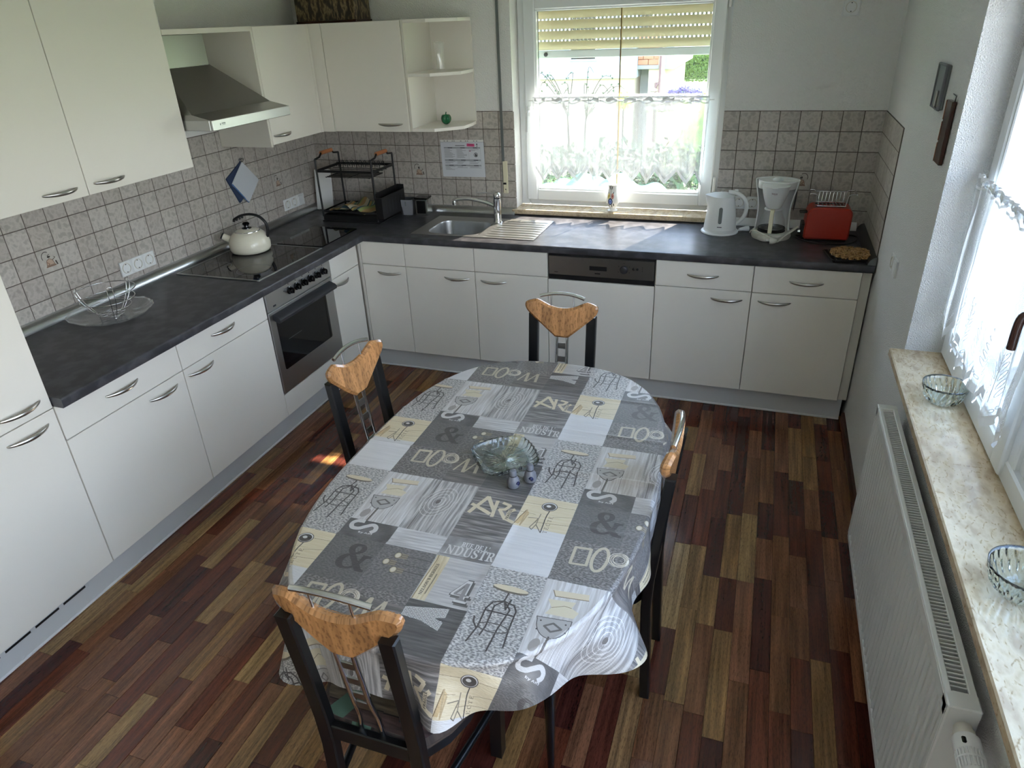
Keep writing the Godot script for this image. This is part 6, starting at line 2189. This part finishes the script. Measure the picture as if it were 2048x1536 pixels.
func coffee_maker() -> void:
	var c := thing("coffee_maker", "white filter coffee maker with glass jug and its cord wound in front", "coffee maker", Vector3(3.048, WT, 0.235), -0.08)
	obj("base", MB.new().lathe([Vector2(0, 0), Vector2(0.1, 0.0), Vector2(0.104, 0.01), Vector2(0.1, 0.034), Vector2(0.09, 0.04), Vector2(0, 0.04)], 44, Transform3D.IDENTITY, 1.05), M.old_white, c)
	obj("hotplate", MB.new().lathe([Vector2(0.072, 0.04), Vector2(0.07, 0.043), Vector2(0, 0.043)], 36, T(Vector3(0, 0, 0.02))), M.black, c)
	var tf := func(u: float, v: float) -> Vector3:   # the tower: a shell open to the front, flaring to the water tank
		var a := lerpf(-0.25, PI + 0.25, u)
		var r := 0.092 + 0.02 * smoothstep(0.4, 1.0, v) - 0.006 * sin(v * PI)
		return Vector3(cos(a) * r, 0.03 + v * 0.275, -sin(a) * r * 0.78 - 0.012)
	var tw := MB.new().surf(40, 16, tf, true)
	var ti := func(u: float, v: float) -> Vector3:
		var p: Vector3 = tf.call(u, v)
		return Vector3(p.x * 0.94, p.y, (p.z + 0.012) * 0.9 - 0.006)
	tw.surf(40, 16, ti, false)
	for v in [0.0, 1.0]:
		for i in 40:
			tw.quad(tf.call(i / 40.0, v), tf.call((i + 1) / 40.0, v), ti.call((i + 1) / 40.0, v), ti.call(i / 40.0, v), Vector3(0, 1 if v > 0 else -1, 0))
	for u in [0.0, 1.0]:
		for i in 16:
			tw.quad(tf.call(u, i / 16.0), tf.call(u, (i + 1) / 16.0), ti.call(u, (i + 1) / 16.0), ti.call(u, i / 16.0), Vector3(0.2 if u == 0.0 else -0.2, 0, 1))
	obj("tower", tw, M.white_plastic, c)
	var tk := MB.new()
	tk.lathe([Vector2(0, 0.262), Vector2(0.098, 0.262), Vector2(0.102, 0.27), Vector2(0.102, 0.3), Vector2(0.097, 0.304), Vector2(0.088, 0.298), Vector2(0, 0.302)], 40, T(Vector3(0, 0, -0.018)), 0.84)
	obj("tank_lid", tk, M.white_plastic, c)
	obj("lid_grip", MB.new().ball(Vector3(0.0, 0.303, -0.01), Vector3(0.03, 0.014, 0.02), 20, 10), M.white_plastic, c)
	var fh := MB.new()
	fh.lathe([Vector2(0.0, 0.17), Vector2(0.034, 0.17), Vector2(0.042, 0.182), Vector2(0.054, 0.215), Vector2(0.064, 0.25), Vector2(0.07, 0.282), Vector2(0.071, 0.288), Vector2(0.067, 0.291), Vector2(0.06, 0.294), Vector2(0, 0.302)], 40, T(Vector3(0, 0, 0.052)))
	var fo := obj("filter_holder", fh, M.white_plastic, c)
	obj("latch", MB.new().box(Vector3(0, 0.284, 0.124), Vector3(0.034, 0.007, 0.008), 0.003), M.white_plastic, fo)
	var wim := Image.create_empty(256, 128, false, Image.FORMAT_RGB8)
	wim.fill(hexc("e3e4e2"))
	letters(wim, "TEESA", Rect2(20, 18, 216, 54), hexc("5e2228"), false)
	letters(wim, "espresso", Rect2(110, 84, 126, 30), hexc("9a8f90"), false, 0.0, false)
	var lm := mat("coffee_label", Color.WHITE, 0.3)
	lm.albedo_texture = ImageTexture.create_from_image(wim)
	var lb := MB.new()
	for i in 6:
		var a0 := lerpf(-0.26, 0.26, i / 6.0)
		var a1 := lerpf(-0.26, 0.26, (i + 1) / 6.0)
		var R0 := 0.0668
		var R1 := 0.0632
		lb.quv(Vector3(sin(a0) * R0, 0.262, cos(a0) * R0 + 0.0525), Vector3(sin(a1) * R0, 0.262, cos(a1) * R0 + 0.0525), Vector3(sin(a1) * R1, 0.2445, cos(a1) * R1 + 0.0525), Vector3(sin(a0) * R1, 0.2445, cos(a0) * R1 + 0.0525), Vector3(0, -0.2, 1).normalized(), Rect2(i / 6.0, 0, 1 / 6.0, 1))
	obj("label", lb, lm, fo)
	# glass jug
	var j := obj("jug", MB.new().lathe([Vector2(0, 0.0445), Vector2(0.062, 0.0445), Vector2(0.069, 0.052), Vector2(0.07, 0.07), Vector2(0.064, 0.105), Vector2(0.052, 0.135), Vector2(0.044, 0.152), Vector2(0.045, 0.158)], 44, T(Vector3(0, 0, 0.03))), M.clear_glass, c)
	obj("jug_lid", MB.new().lathe([Vector2(0.047, 0.156), Vector2(0.048, 0.162), Vector2(0.04, 0.168), Vector2(0, 0.168)], 32, T(Vector3(0, 0, 0.03))), M.white_plastic, j)
	obj("jug_band", MB.new().lathe([Vector2(0.0655, 0.046), Vector2(0.0705, 0.052), Vector2(0.0712, 0.06), Vector2(0.0705, 0.06)], 44, T(Vector3(0, 0, 0.03))), M.black, j)
	var jh := MB.new().extr(smooth2(V2([0.046, 0.166, 0.075, 0.168, 0.082, 0.155, 0.098, 0.06, 0.092, 0.052, 0.083, 0.055, 0.068, 0.14, 0.046, 0.15]), 2), -0.0105, 0.0105, 0.002, Transform3D(Basis(Vector3(0, 0, 1), Vector3(0, 1, 0), Vector3(1, 0, 0)), Vector3(0, 0, 0.03)))
	obj("jug_handle", jh, M.cream_plastic, j)
	obj("water_gauge", MB.new().extr(ell2(Vector2(0, 0), 0.008, 0.055, 0.0, 24), -0.001, 0.0012, 0.0, T(Vector3(0.1005, 0.205, 0.0), Vector3(0, 1.2, 0)) * T(Vector3.ZERO, Vector3(0, 0, -0.14))), M.charcoal, c)
	# switch and plug with the cord thrown over the base
	var sw := obj("switch_housing", MB.new().ball(Vector3(-0.02, 0.018, 0.105), Vector3(0.042, 0.018, 0.034), 28, 12), M.old_white, c)
	obj("switch", MB.new().ball(Vector3(-0.012, 0.034, 0.115), Vector3(0.013, 0.004, 0.006), 16, 8), M.toaster_red, sw)
	var cd := smooth_path([Vector3(-0.105, 0.03, 0.06), Vector3(-0.09, 0.052, 0.09), Vector3(-0.03, 0.042, 0.115), Vector3(0.03, 0.022, 0.13), Vector3(0.055, 0.02, 0.115), Vector3(0.1, 0.048, 0.08), Vector3(0.132, 0.07, 0.04), Vector3(0.128, 0.066, 0.02), Vector3(0.1, 0.05, 0.05), Vector3(0.062, 0.02, 0.12), Vector3(0.045, 0.012, 0.145)], 5)
	obj("cord", MB.new().tube(cd, 0.0036, 8), M.old_white, c)
	var pg := MB.new().lathe([Vector2(0, 0), Vector2(0.018, 0), Vector2(0.019, 0.012), Vector2(0.012, 0.03), Vector2(0.006, 0.036), Vector2(0, 0.036)], 20, T(Vector3(0.008, 0.018, 0.15), Vector3(0, 0, -PI / 2)))
	var po := obj("plug", pg, M.old_white, c)
	var pn := MB.new()
	for sz in [-1, 1]:
		pn.tube([Vector3(0.008, 0.018, 0.15 + sz * 0.0095), Vector3(-0.012, 0.018, 0.15 + sz * 0.0095)], 0.0024, 8)
	obj("pin", pn, M.chrome, po)


func toaster() -> void:
	var t := thing("toaster", "red toaster with a wire bun rack on top and its black cord around", "toaster", Vector3(3.322, WT, 0.215), 0.03)
	var xf := Transform3D.IDENTITY
	var bd := MB.new()
	var pr := V2([-0.106, 0.01, -0.113, 0.018, -0.114, 0.05, -0.107, 0.14, -0.102, 0.157, -0.093, 0.168, -0.08, 0.175, 0.0, 0.178, 0.085, 0.176, 0.1, 0.171, 0.11, 0.158, 0.113, 0.14, 0.111, 0.05, 0.109, 0.018, 0.102, 0.01])
	bd.extr(pr, -0.072, 0.072, 0.007, xf, 60.0)
	obj("housing", bd, M.toaster_red, t)
	obj("base", MB.new().bb(Vector3(-0.103, 0.0, -0.06), Vector3(0.102, 0.014, 0.06), 0.004), M.black, t)
	var sd := MB.new().bb(Vector3(-0.128, 0.018, -0.045), Vector3(-0.1, 0.085, 0.05), 0.004)
	obj("side_panel", sd, M.black, t)
	obj("lever", MB.new().bb(Vector3(-0.145, 0.138, 0.0), Vector3(-0.105, 0.15, 0.03), 0.003), M.black_gloss, t)
	obj("dial", MB.new().lathe([Vector2(0.012, 0), Vector2(0.011, 0.012), Vector2(0, 0.012)], 18, T(Vector3(-0.128, 0.035, 0.015), Vector3(0, 0, PI / 2))), M.chrome, t)
	for z in [-0.03, 0.03]:
		obj("slot", MB.new().bb(Vector3(-0.07, 0.1765, z - 0.012), Vector3(0.07, 0.1795, z + 0.012), 0.001), M.black, t)
	# wire rack for rolls
	var r := MB.new()
	for z in [-0.05, 0.05]:
		r.tube(smooth_path([Vector3(-0.105, 0.245, z), Vector3(-0.085, 0.245, z), Vector3(-0.07, 0.235, z), Vector3(-0.062, 0.19, z), Vector3(-0.055, 0.184, z), Vector3(0.065, 0.184, z), Vector3(0.072, 0.19, z), Vector3(0.08, 0.235, z), Vector3(0.095, 0.245, z), Vector3(0.118, 0.245, z)], 4), 0.0022, 6)
	for k in 8:
		var x := -0.055 + k * 0.0175
		r.tube([Vector3(x + 0.004, 0.238, -0.052), Vector3(x, 0.184, -0.05), Vector3(x, 0.184, 0.05), Vector3(x + 0.002, 0.2, 0.052)], 0.0018, 6)
	r.tube([Vector3(-0.068, 0.238, -0.052), Vector3(0.08, 0.238, -0.052)], 0.0022, 6)
	for sx in [-0.105, 0.118]:
		r.tube([Vector3(sx, 0.245, -0.05), Vector3(sx, 0.245, 0.05)], 0.004, 8)
	obj("bun_rack", r, M.chrome, t)
	var cd := smooth_path([Vector3(-0.1, 0.005, 0.0), Vector3(-0.145, 0.005, -0.01), Vector3(-0.135, 0.005, 0.05), Vector3(-0.06, 0.005, 0.115), Vector3(0.05, 0.005, 0.135), Vector3(0.13, 0.005, 0.09), Vector3(0.165, 0.005, 0.0), Vector3(0.15, 0.005, -0.05), Vector3(0.1, 0.005, -0.06)], 6)
	obj("cord", MB.new().tube(cd, 0.0042, 8), M.black, t)


func things_table() -> void:
	# square crystal dish with three compartments
	var c := Vector3(2.296, TY + 0.004, 2.522)
	var N := 30.0
	var f := func(u: float, v: float) -> Vector3:
		var a := u * TAU
		var inside := v > 0.5
		var k := v * 2.0 if not inside else (1.0 - v) * 2.0
		var sq := 1.0 / pow(pow(absf(cos(a)), 5.0) + pow(absf(sin(a)), 5.0), 1.0 / 5.0)
		var r := lerpf(0.078, 0.098 * lerpf(1.0, sq, 0.75), smoothstep(0.0, 1.0, k))
		var y := 0.03 * pow(k, 1.7) + 0.002 * k * cos(a * 4.0)
		var rib := 0.5 + 0.5 * cos(a * N)
		if inside:
			return Vector3(cos(a) * (r - 0.004), y + 0.006 + 0.0012 * rib * sin(k * PI), sin(a) * (r - 0.004))
		return Vector3(cos(a) * (r + 0.003 * rib * k), y - 0.001 * rib * sin(k * PI), sin(a) * (r + 0.003 * rib * k))
	var m := MB.new().surf(240, 24, f, true, true)
	var bt := func(u: float, v: float) -> Vector3:      # floor of the dish with a swirl of ribs
		var a := u * TAU
		var rr := lerpf(0.074, 0.0, v)
		return Vector3(cos(a) * rr, 0.0065 + 0.0018 * (0.5 + 0.5 * cos(a * 24.0 + v * 5.0)) * sin(v * PI), sin(a) * rr)
	m.surf(192, 14, bt, true, true)
	for i in 60:
		var a := TAU * i / 60
		var b := TAU * (i + 1) / 60
		m.flat(Vector3.ZERO, Vector3(cos(a), 0, sin(a)) * 0.078, Vector3(cos(b), 0, sin(b)) * 0.078, Vector3.DOWN)
	var d := thing("crystal_dish", "square cut glass dish with dividers in the middle of the table", "dish", c, deg_to_rad(38.0))
	obj("dish", m, M.crystal, d)
	for k in 3:
		var a := TAU * k / 3.0 + 0.25
		var x := Transform3D(Basis.from_euler(Vector3(0, a, 0)), Vector3.ZERO)
		obj("divider", MB.new().extr(V2([0.004, 0.0085, 0.08, 0.0085, 0.092, 0.024, 0.06, 0.019, 0.004, 0.017]), -0.0018, 0.0018, 0.001, x), M.crystal, d)
	obj("foot_ring", MB.new().lathe([Vector2(0.074, 0.0085), Vector2(0.073, 0.0115), Vector2(0.071, 0.0115), Vector2(0.07, 0.0085)], 60), M.crystal, d)
	# two stoneware shakers
	for q in [[2.365, 2.643, "grey stoneware shaker with blue dot nearer the table's end, beside the glass dish", 0.9], [2.405, 2.6, "grey stoneware shaker with blue dot, tucked close behind the other shaker", 0.15]]:
		var s := thing("shaker", q[2], "shaker", Vector3(q[0], TY + 0.0035, q[1]), q[3], "stoneware shakers")
		obj("body", MB.new().lathe([Vector2(0, 0), Vector2(0.016, 0.0), Vector2(0.0185, 0.004), Vector2(0.0195, 0.014), Vector2(0.0175, 0.027), Vector2(0.0125, 0.036), Vector2(0.011, 0.041)], 32), M.stoneware, s)
		obj("cap", MB.new().lathe([Vector2(0.0108, 0.0405), Vector2(0.0112, 0.042), Vector2(0.0112, 0.053), Vector2(0.009, 0.0585), Vector2(0.004, 0.0605), Vector2(0, 0.0605)], 26), M.stoneware, s)
		obj("groove", MB.new().lathe([Vector2(0.0118, 0.039), Vector2(0.0122, 0.0405), Vector2(0.0116, 0.042)], 26), M.black, s)
		var hl := MB.new()
		for i in 6:
			hl.ball(Vector3(cos(TAU * i / 6) * 0.0045, 0.0592, sin(TAU * i / 6) * 0.0045), Vector3.ONE * 0.0009, 6, 4)
		obj("hole", hl, M.black, s)
		obj("blue_dot", MB.new().ball(Vector3(0.0035, 0.0165, 0.0165), Vector3(0.0095, 0.009, 0.0028), 20, 8), M.cobalt, s)


func things_walls() -> void:
	var s := thing("wall_socket", "white wall socket high on the plaster beside the window", "socket", Vector3(3.286, 1.995, 0.0), 0.0)
	sock_unit(s, 0.0, false, 0.08)
	s = thing("light_switch", "white double switch plate on the plaster wall beyond the tiles", "switch", Vector3(XR, 1.032, 1.09), -PI / 2)
	sock_unit(s, -0.037)
	sock_unit(s, 0.037, true)
	var q := thing("wall_plaque", "grey framed wall plaque on the plaster between the window and the corner", "plaque", Vector3(XR, 1.738, 1.243), -PI / 2)
	obj("back", MB.new().box(Vector3(0, 0, 0.007), Vector3(0.142, 0.146, 0.014), 0.003), M.slate_grey, q)
	obj("frame", bar_frame(-0.073, -0.075, 0.073, 0.075, 0.008, 0.008, 0.019, 0.003), M.grey_plastic, q)
	obj("clip", MB.new().box(Vector3(0.01, -0.04, 0.018), Vector3(0.012, 0.055, 0.006), 0.002), M.nickel, q)
	q = thing("wall_panel", "brown lacquered panel with copper edge hanging by a wire below the plaque", "panel", Vector3(XR, 1.615, 1.475), -PI / 2)
	obj("panel", MB.new().box(Vector3(0, 0, 0.009), Vector3(0.084, 0.2, 0.014), 0.002), M.brown_gloss, q)
	var ce := MB.new()
	for k in 3:
		ce.box(Vector3(-0.043, -0.068 + k * 0.068, 0.009), Vector3(0.003, 0.062, 0.017), 0.001)
	obj("copper_edge", ce, M.copper, q)
	obj("wire", MB.new().tube([Vector3(-0.03, 0.118, 0.004), Vector3(0.02, 0.116, 0.004), Vector3(0.036, 0.1, 0.008)], 0.0016, 6), M.charcoal, q)


# ---------------------------------------------------------------- outside the window
func leafy(at: Vector3, size: Vector3, n: int, leaf: float, sd: int, shell := 0.35) -> MB:   # leaves spread through an ellipsoid or box
	var r := RandomNumberGenerator.new()
	r.seed = sd
	var m := MB.new()
	for i in n:
		var d := Vector3(r.randf_range(-1, 1), r.randf_range(-1, 1), r.randf_range(-1, 1))
		d = d.normalized() * (1.0 - shell * r.randf())
		var p := at + d * size
		var b := Basis.from_euler(Vector3(r.randf() * TAU, r.randf() * TAU, r.randf() * TAU))
		var l := leaf * r.randf_range(0.6, 1.3)
		var a := p + b * Vector3(0, l, 0)
		var c := p + b * Vector3(l * 0.45, 0, l * 0.1)
		var e := p + b * Vector3(0, -l, 0)
		var g := p + b * Vector3(-l * 0.45, 0, l * 0.1)
		m.flat(a, c, e, b * Vector3(0, 0, 1))
		m.flat(a, e, g, b * Vector3(0, 0, 1))
	return m


func outside() -> void:
	# the ground falls away to the neighbour's house and rises to a lawn on the far side
	var gf := func(u: float, v: float) -> Vector3:
		var x := lerpf(-14.0, 18.0, u)
		var z := lerpf(-30.0, 8.0, v)
		var y := -0.75
		y += 1.4 * smoothstep(0.9, 2.0, x) * smoothstep(-4.0, -7.5, z)
		y += 0.05 * sin(x * 1.3) * cos(z * 1.7)
		if z > -1.5:
			y = lerpf(y, -0.45, smoothstep(-1.5, -0.4, z))
		return Vector3(x, y, z)
	struct("ground", MB.new().surf(64, 76, gf), M.lawn)
	struct("bounce_slab", MB.new().bb(Vector3(XR + 0.3, -0.3, 1.38), Vector3(XR + 4.5, -0.04, 7.5), 0.01), M.bounce_grey)  # added out of view so light bounced into the room stays neutral
	# neighbour's house
	var h := thing("neighbour_house", "white rendered neighbouring house with beige base beyond the garden", "house", Vector3(0, 0, -9))
	obj("wall", MB.new().bb(Vector3(-9.0, 1.0, -4.0), Vector3(0.655, 4.6, 0.0)), M.house_render, h)
	obj("base_wall", MB.new().bb(Vector3(-9.0, -1.0, -4.0), Vector3(0.63, 1.0, -0.05)), M.house_plinth, h)
	var wn := obj("window", bar_frame(-0.53, 1.29, -0.03, 2.2, 0.03, -0.02, 0.035, 0.004), M.pvc, h)
	obj("pane", MB.new().bb(Vector3(-0.5, 1.32, 0.0), Vector3(-0.06, 2.17, 0.012)), M.black_glass, wn)
	obj("pier", MB.new().bb(Vector3(0.85, -1.0, -4.0), Vector3(1.05, 4.6, -0.2)), M.house_plinth, h)
	obj("back_wall", MB.new().bb(Vector3(0.63, -1.0, -4.0), Vector3(0.85, 4.6, -0.7)), M.house_plinth, h)
	var lt := obj("lintel", MB.new().bb(Vector3(0.64, 1.125, -0.6), Vector3(1.02, 1.19, -0.17), 0.005), M.concrete, h)
	for r in 5:
		for c in 2:
			var x0 := 0.657 + c * 0.185 - (0.09 if r % 2 else 0.0)
			obj("brick", MB.new().bb(Vector3(maxf(x0, 0.657), 1.194 + r * 0.09, -0.6), Vector3(minf(x0 + 0.178, 1.01), 1.278 + r * 0.09, -0.18), 0.006), M.house_brick, h)
		if r % 2:
			obj("brick", MB.new().bb(Vector3(0.94, 1.194 + r * 0.09, -0.6), Vector3(1.01, 1.278 + r * 0.09, -0.18), 0.006), M.house_brick, h)
	var dr := obj("door", MB.new().bb(Vector3(0.64, -0.9, -0.66), Vector3(0.85, 1.12, -0.6), 0.004), M.grey_door, h)
	obj("door_handle", MB.new().box(Vector3(0.82, 1.0, -0.59), Vector3(0.012, 0.05, 0.02), 0.003), M.black, dr)
	obj("downpipe", MB.new().tube(smooth_path([Vector3(1.06, 4.5, -0.14), Vector3(1.06, 1.0, -0.14), Vector3(1.055, 0.93, -0.14), Vector3(1.0, 0.84, -0.14), Vector3(0.995, 0.78, -0.14), Vector3(0.995, -0.9, -0.14)], 4), 0.02, 10), M.downpipe, h)
	obj("side_wall", MB.new().bb(Vector3(1.05, 1.08, -4.0), Vector3(1.2, 4.6, -0.8)), M.house_render, h)
	# planting
	var fl := thing("garden_fence", "thin wire mesh fence in front of the neighbour's beige wall", "fence", Vector3(0, 0, -6.0))
	for i in 15:
		obj("wire", MB.new().tube([Vector3(-0.4 + i * 0.1, 0.4, 0), Vector3(-0.4 + i * 0.1, 1.2, 0)], 0.0022, 5), M.wire, fl)
	for i in 8:
		obj("wire", MB.new().tube([Vector3(-0.4, 0.45 + i * 0.1, 0), Vector3(1.0, 0.45 + i * 0.1, 0)], 0.0022, 5), M.wire, fl)
	var sb := thing("bare_shrub", "nearly bare dark shrub with arching twigs before the white house", "shrub", Vector3(0.64, 0.4, -5.0))
	var r := RandomNumberGenerator.new()
	r.seed = 15
	var lv := MB.new()
	for k in 15:
		var side := -1.0 if k < 8 else 1.0
		var bx := -0.12 if k < 8 else 0.08
		var tip := Vector3(bx + side * r.randf_range(-0.05, 0.36), r.randf_range(0.72, 1.03), r.randf_range(-0.2, 0.2))
		var midp := Vector3(lerpf(bx, tip.x, 0.35), tip.y * 0.72, tip.z * 0.5)
		var pth := smooth_path([Vector3(bx, 0.0, 0.0), Vector3(bx + 0.02 * side, 0.42, 0.0), midp, tip, tip + Vector3(side * r.randf_range(0.03, 0.14), -r.randf_range(0.0, 0.14), 0.0)], 4)
		obj("twig", MB.new().tube(pth, 0.0085, 6, false, 1.0, 0.3), M.twig, sb)
		for p in pth.slice(5):
			if r.randf() < 0.55:
				for q in 2:
					var b := Basis.from_euler(Vector3(r.randf() * TAU, r.randf() * TAU, r.randf() * TAU))
					var c: Vector3 = p + Vector3(r.randf_range(-0.02, 0.02), r.randf_range(-0.02, 0.02), 0.01)
					lv.flat(c, c + b * Vector3(0.016, 0.01, 0), c + b * Vector3(0.0, 0.026, 0), b.z)
					lv.flat(c, c + b * Vector3(0.0, 0.026, 0), c + b * Vector3(-0.016, 0.01, 0), b.z)
	var lo := obj("leaves", lv, M.dark_leaf, sb)
	lo.set_meta("kind", "stuff")
	var hd := thing("garden_hedge", "clipped green hedge at the far end of the lawn", "hedge", Vector3(2.2, 0.5, -16.0))
	obj("core", MB.new().box(Vector3(0, 0.25, 0), Vector3(4.4, 0.6, 0.8), 0.05), M.dark_leaf, hd)
	var hl := MB.new()
	r.seed = 3
	for i in 9000:
		var p := Vector3(r.randf_range(-2.2, 2.2), r.randf_range(-0.1, 0.6), 0.42 + r.randf() * 0.05)
		if r.randf() < 0.25:
			p = Vector3(r.randf_range(-2.2, 2.2), 0.56 + r.randf() * 0.06, r.randf_range(-0.4, 0.42))
		var b := Basis.from_euler(Vector3(r.randf() * 2.0 - 1.0, r.randf() * 2.0 - 1.0, r.randf() * TAU))
		hl.flat(p + b * Vector3(0, 0.035, 0), p + b * Vector3(0.02, -0.02, 0), p + b * Vector3(-0.02, -0.02, 0), b.z)
	var ho := obj("leaves", hl, M.hedge_leaf, hd)
	ho.set_meta("kind", "stuff")
	var cy := thing("dark_conifer", "narrow dark conifer between the house corner and the hedge", "tree", Vector3(0.62, -0.3, -14.5))
	obj("trunk", MB.new().tube([Vector3(0, -0.5, 0), Vector3(0, 1.8, 0)], 0.05, 8), M.twig, cy)
	var co := obj("foliage", leafy(Vector3(0, 1.6, 0), Vector3(0.11, 1.6, 0.12), 1500, 0.05, 4, 0.8), M.dark_leaf, cy)
	co.set_meta("kind", "stuff")
	var lb := thing("lavender_bush", "rounded purple lavender bush on the rockery below the lawn", "bush", Vector3(1.75, 0.88, -6.6))
	for k in 3:
		var o := obj("flowers", leafy(Vector3(-0.13 + k * 0.15, 0.06 + 0.03 * (k % 2), 0.0), Vector3(0.13, 0.11, 0.13), 900, 0.018, 40 + k, 0.5), M.lavender, lb)
		o.set_meta("kind", "stuff")
	r.seed = 21
	var gs := "field stones of the rockery"
	for k in 16:
		var s := Vector3(r.randf_range(0.05, 0.11), r.randf_range(0.02, 0.05), r.randf_range(0.05, 0.1))
		var nz := noise(2.0, k + 200, 2)
		var m := MB.new().ball(Vector3.ZERO, s, 14, 9)
		for i in m.P.size():
			m.P[i] *= 1.0 + 0.25 * nz.get_noise_3dv(m.P[i] * 12.0)
		one("field_stone", m, M.field_stone, "rough grey field stone in the rockery beside the lavender", "stone", T(Vector3(1.28 + (k % 5) * 0.085 + r.randf() * 0.03, 0.78 + (k / 5) * 0.075, -6.55 - (k / 5) * 0.08 + r.randf() * 0.05), Vector3(0, r.randf() * 3.0, 0)), gs)
	var gr := thing("grey_green_shrub", "pale grey-green shrub spilling over the rockery stones", "shrub", Vector3(1.62, 0.71, -8.0))
	var go := obj("foliage", leafy(Vector3(0, 0.1, 0), Vector3(0.34, 0.1, 0.3), 2200, 0.03, 9, 0.6), M.hedge_leaf, gr)
	go.set_meta("kind", "stuff")
	var ys := thing("yellow_shrub", "small yellow-leaved shrub in front of the grey door", "shrub", Vector3(1.18, 0.6, -5.2))
	obj("stem", MB.new().tube([Vector3(0, -0.7, 0), Vector3(0, 0.4, 0)], 0.01, 6), M.twig, ys)
	var yo := obj("foliage", leafy(Vector3(0, 0.42, 0), Vector3(0.1, 0.13, 0.1), 420, 0.022, 12, 0.9), M.yellow_leaf, ys)
	yo.set_meta("kind", "stuff")
	# the netted bed right below the window
	var nf := func(u: float, v: float) -> Vector3:
		var x := lerpf(1.05, 2.42, u)
		var d := lerpf(-2.0, -0.55, v)
		var hgt := 0.42 + 0.42 * sqrt(maxf(sin(v * PI), 0.0)) * pow(maxf(sin(u * PI), 0.0), 0.35) + 0.035 * sin(u * 31.0 + v * 4.0) + 0.025 * sin(v * 23.0 + u * 9.0)
		return Vector3(x, hgt, d)
	one("garden_net", MB.new().surf(70, 50, nf), M.net, "turquoise garden netting stretched over a bed right below the window", "netting")
	var bs := thing("bed_shrub", "dark green shrub growing beside the turquoise netting", "shrub", Vector3(2.75, 0.35, -1.5))
	var bo := obj("foliage", leafy(Vector3(0, 0.25, 0), Vector3(0.45, 0.42, 0.4), 1500, 0.04, 31, 0.8), M.dark_leaf, bs)
	bo.set_meta("kind", "stuff")
	bs = thing("bed_shrub", "dark green shrubs growing behind the turquoise netting", "shrub", Vector3(1.2, 0.3, -2.7))
	bo = obj("foliage", leafy(Vector3(0.6, 0.3, 0), Vector3(1.5, 0.36, 0.4), 3200, 0.045, 33, 0.8), M.dark_leaf, bs)
	bo.set_meta("kind", "stuff")
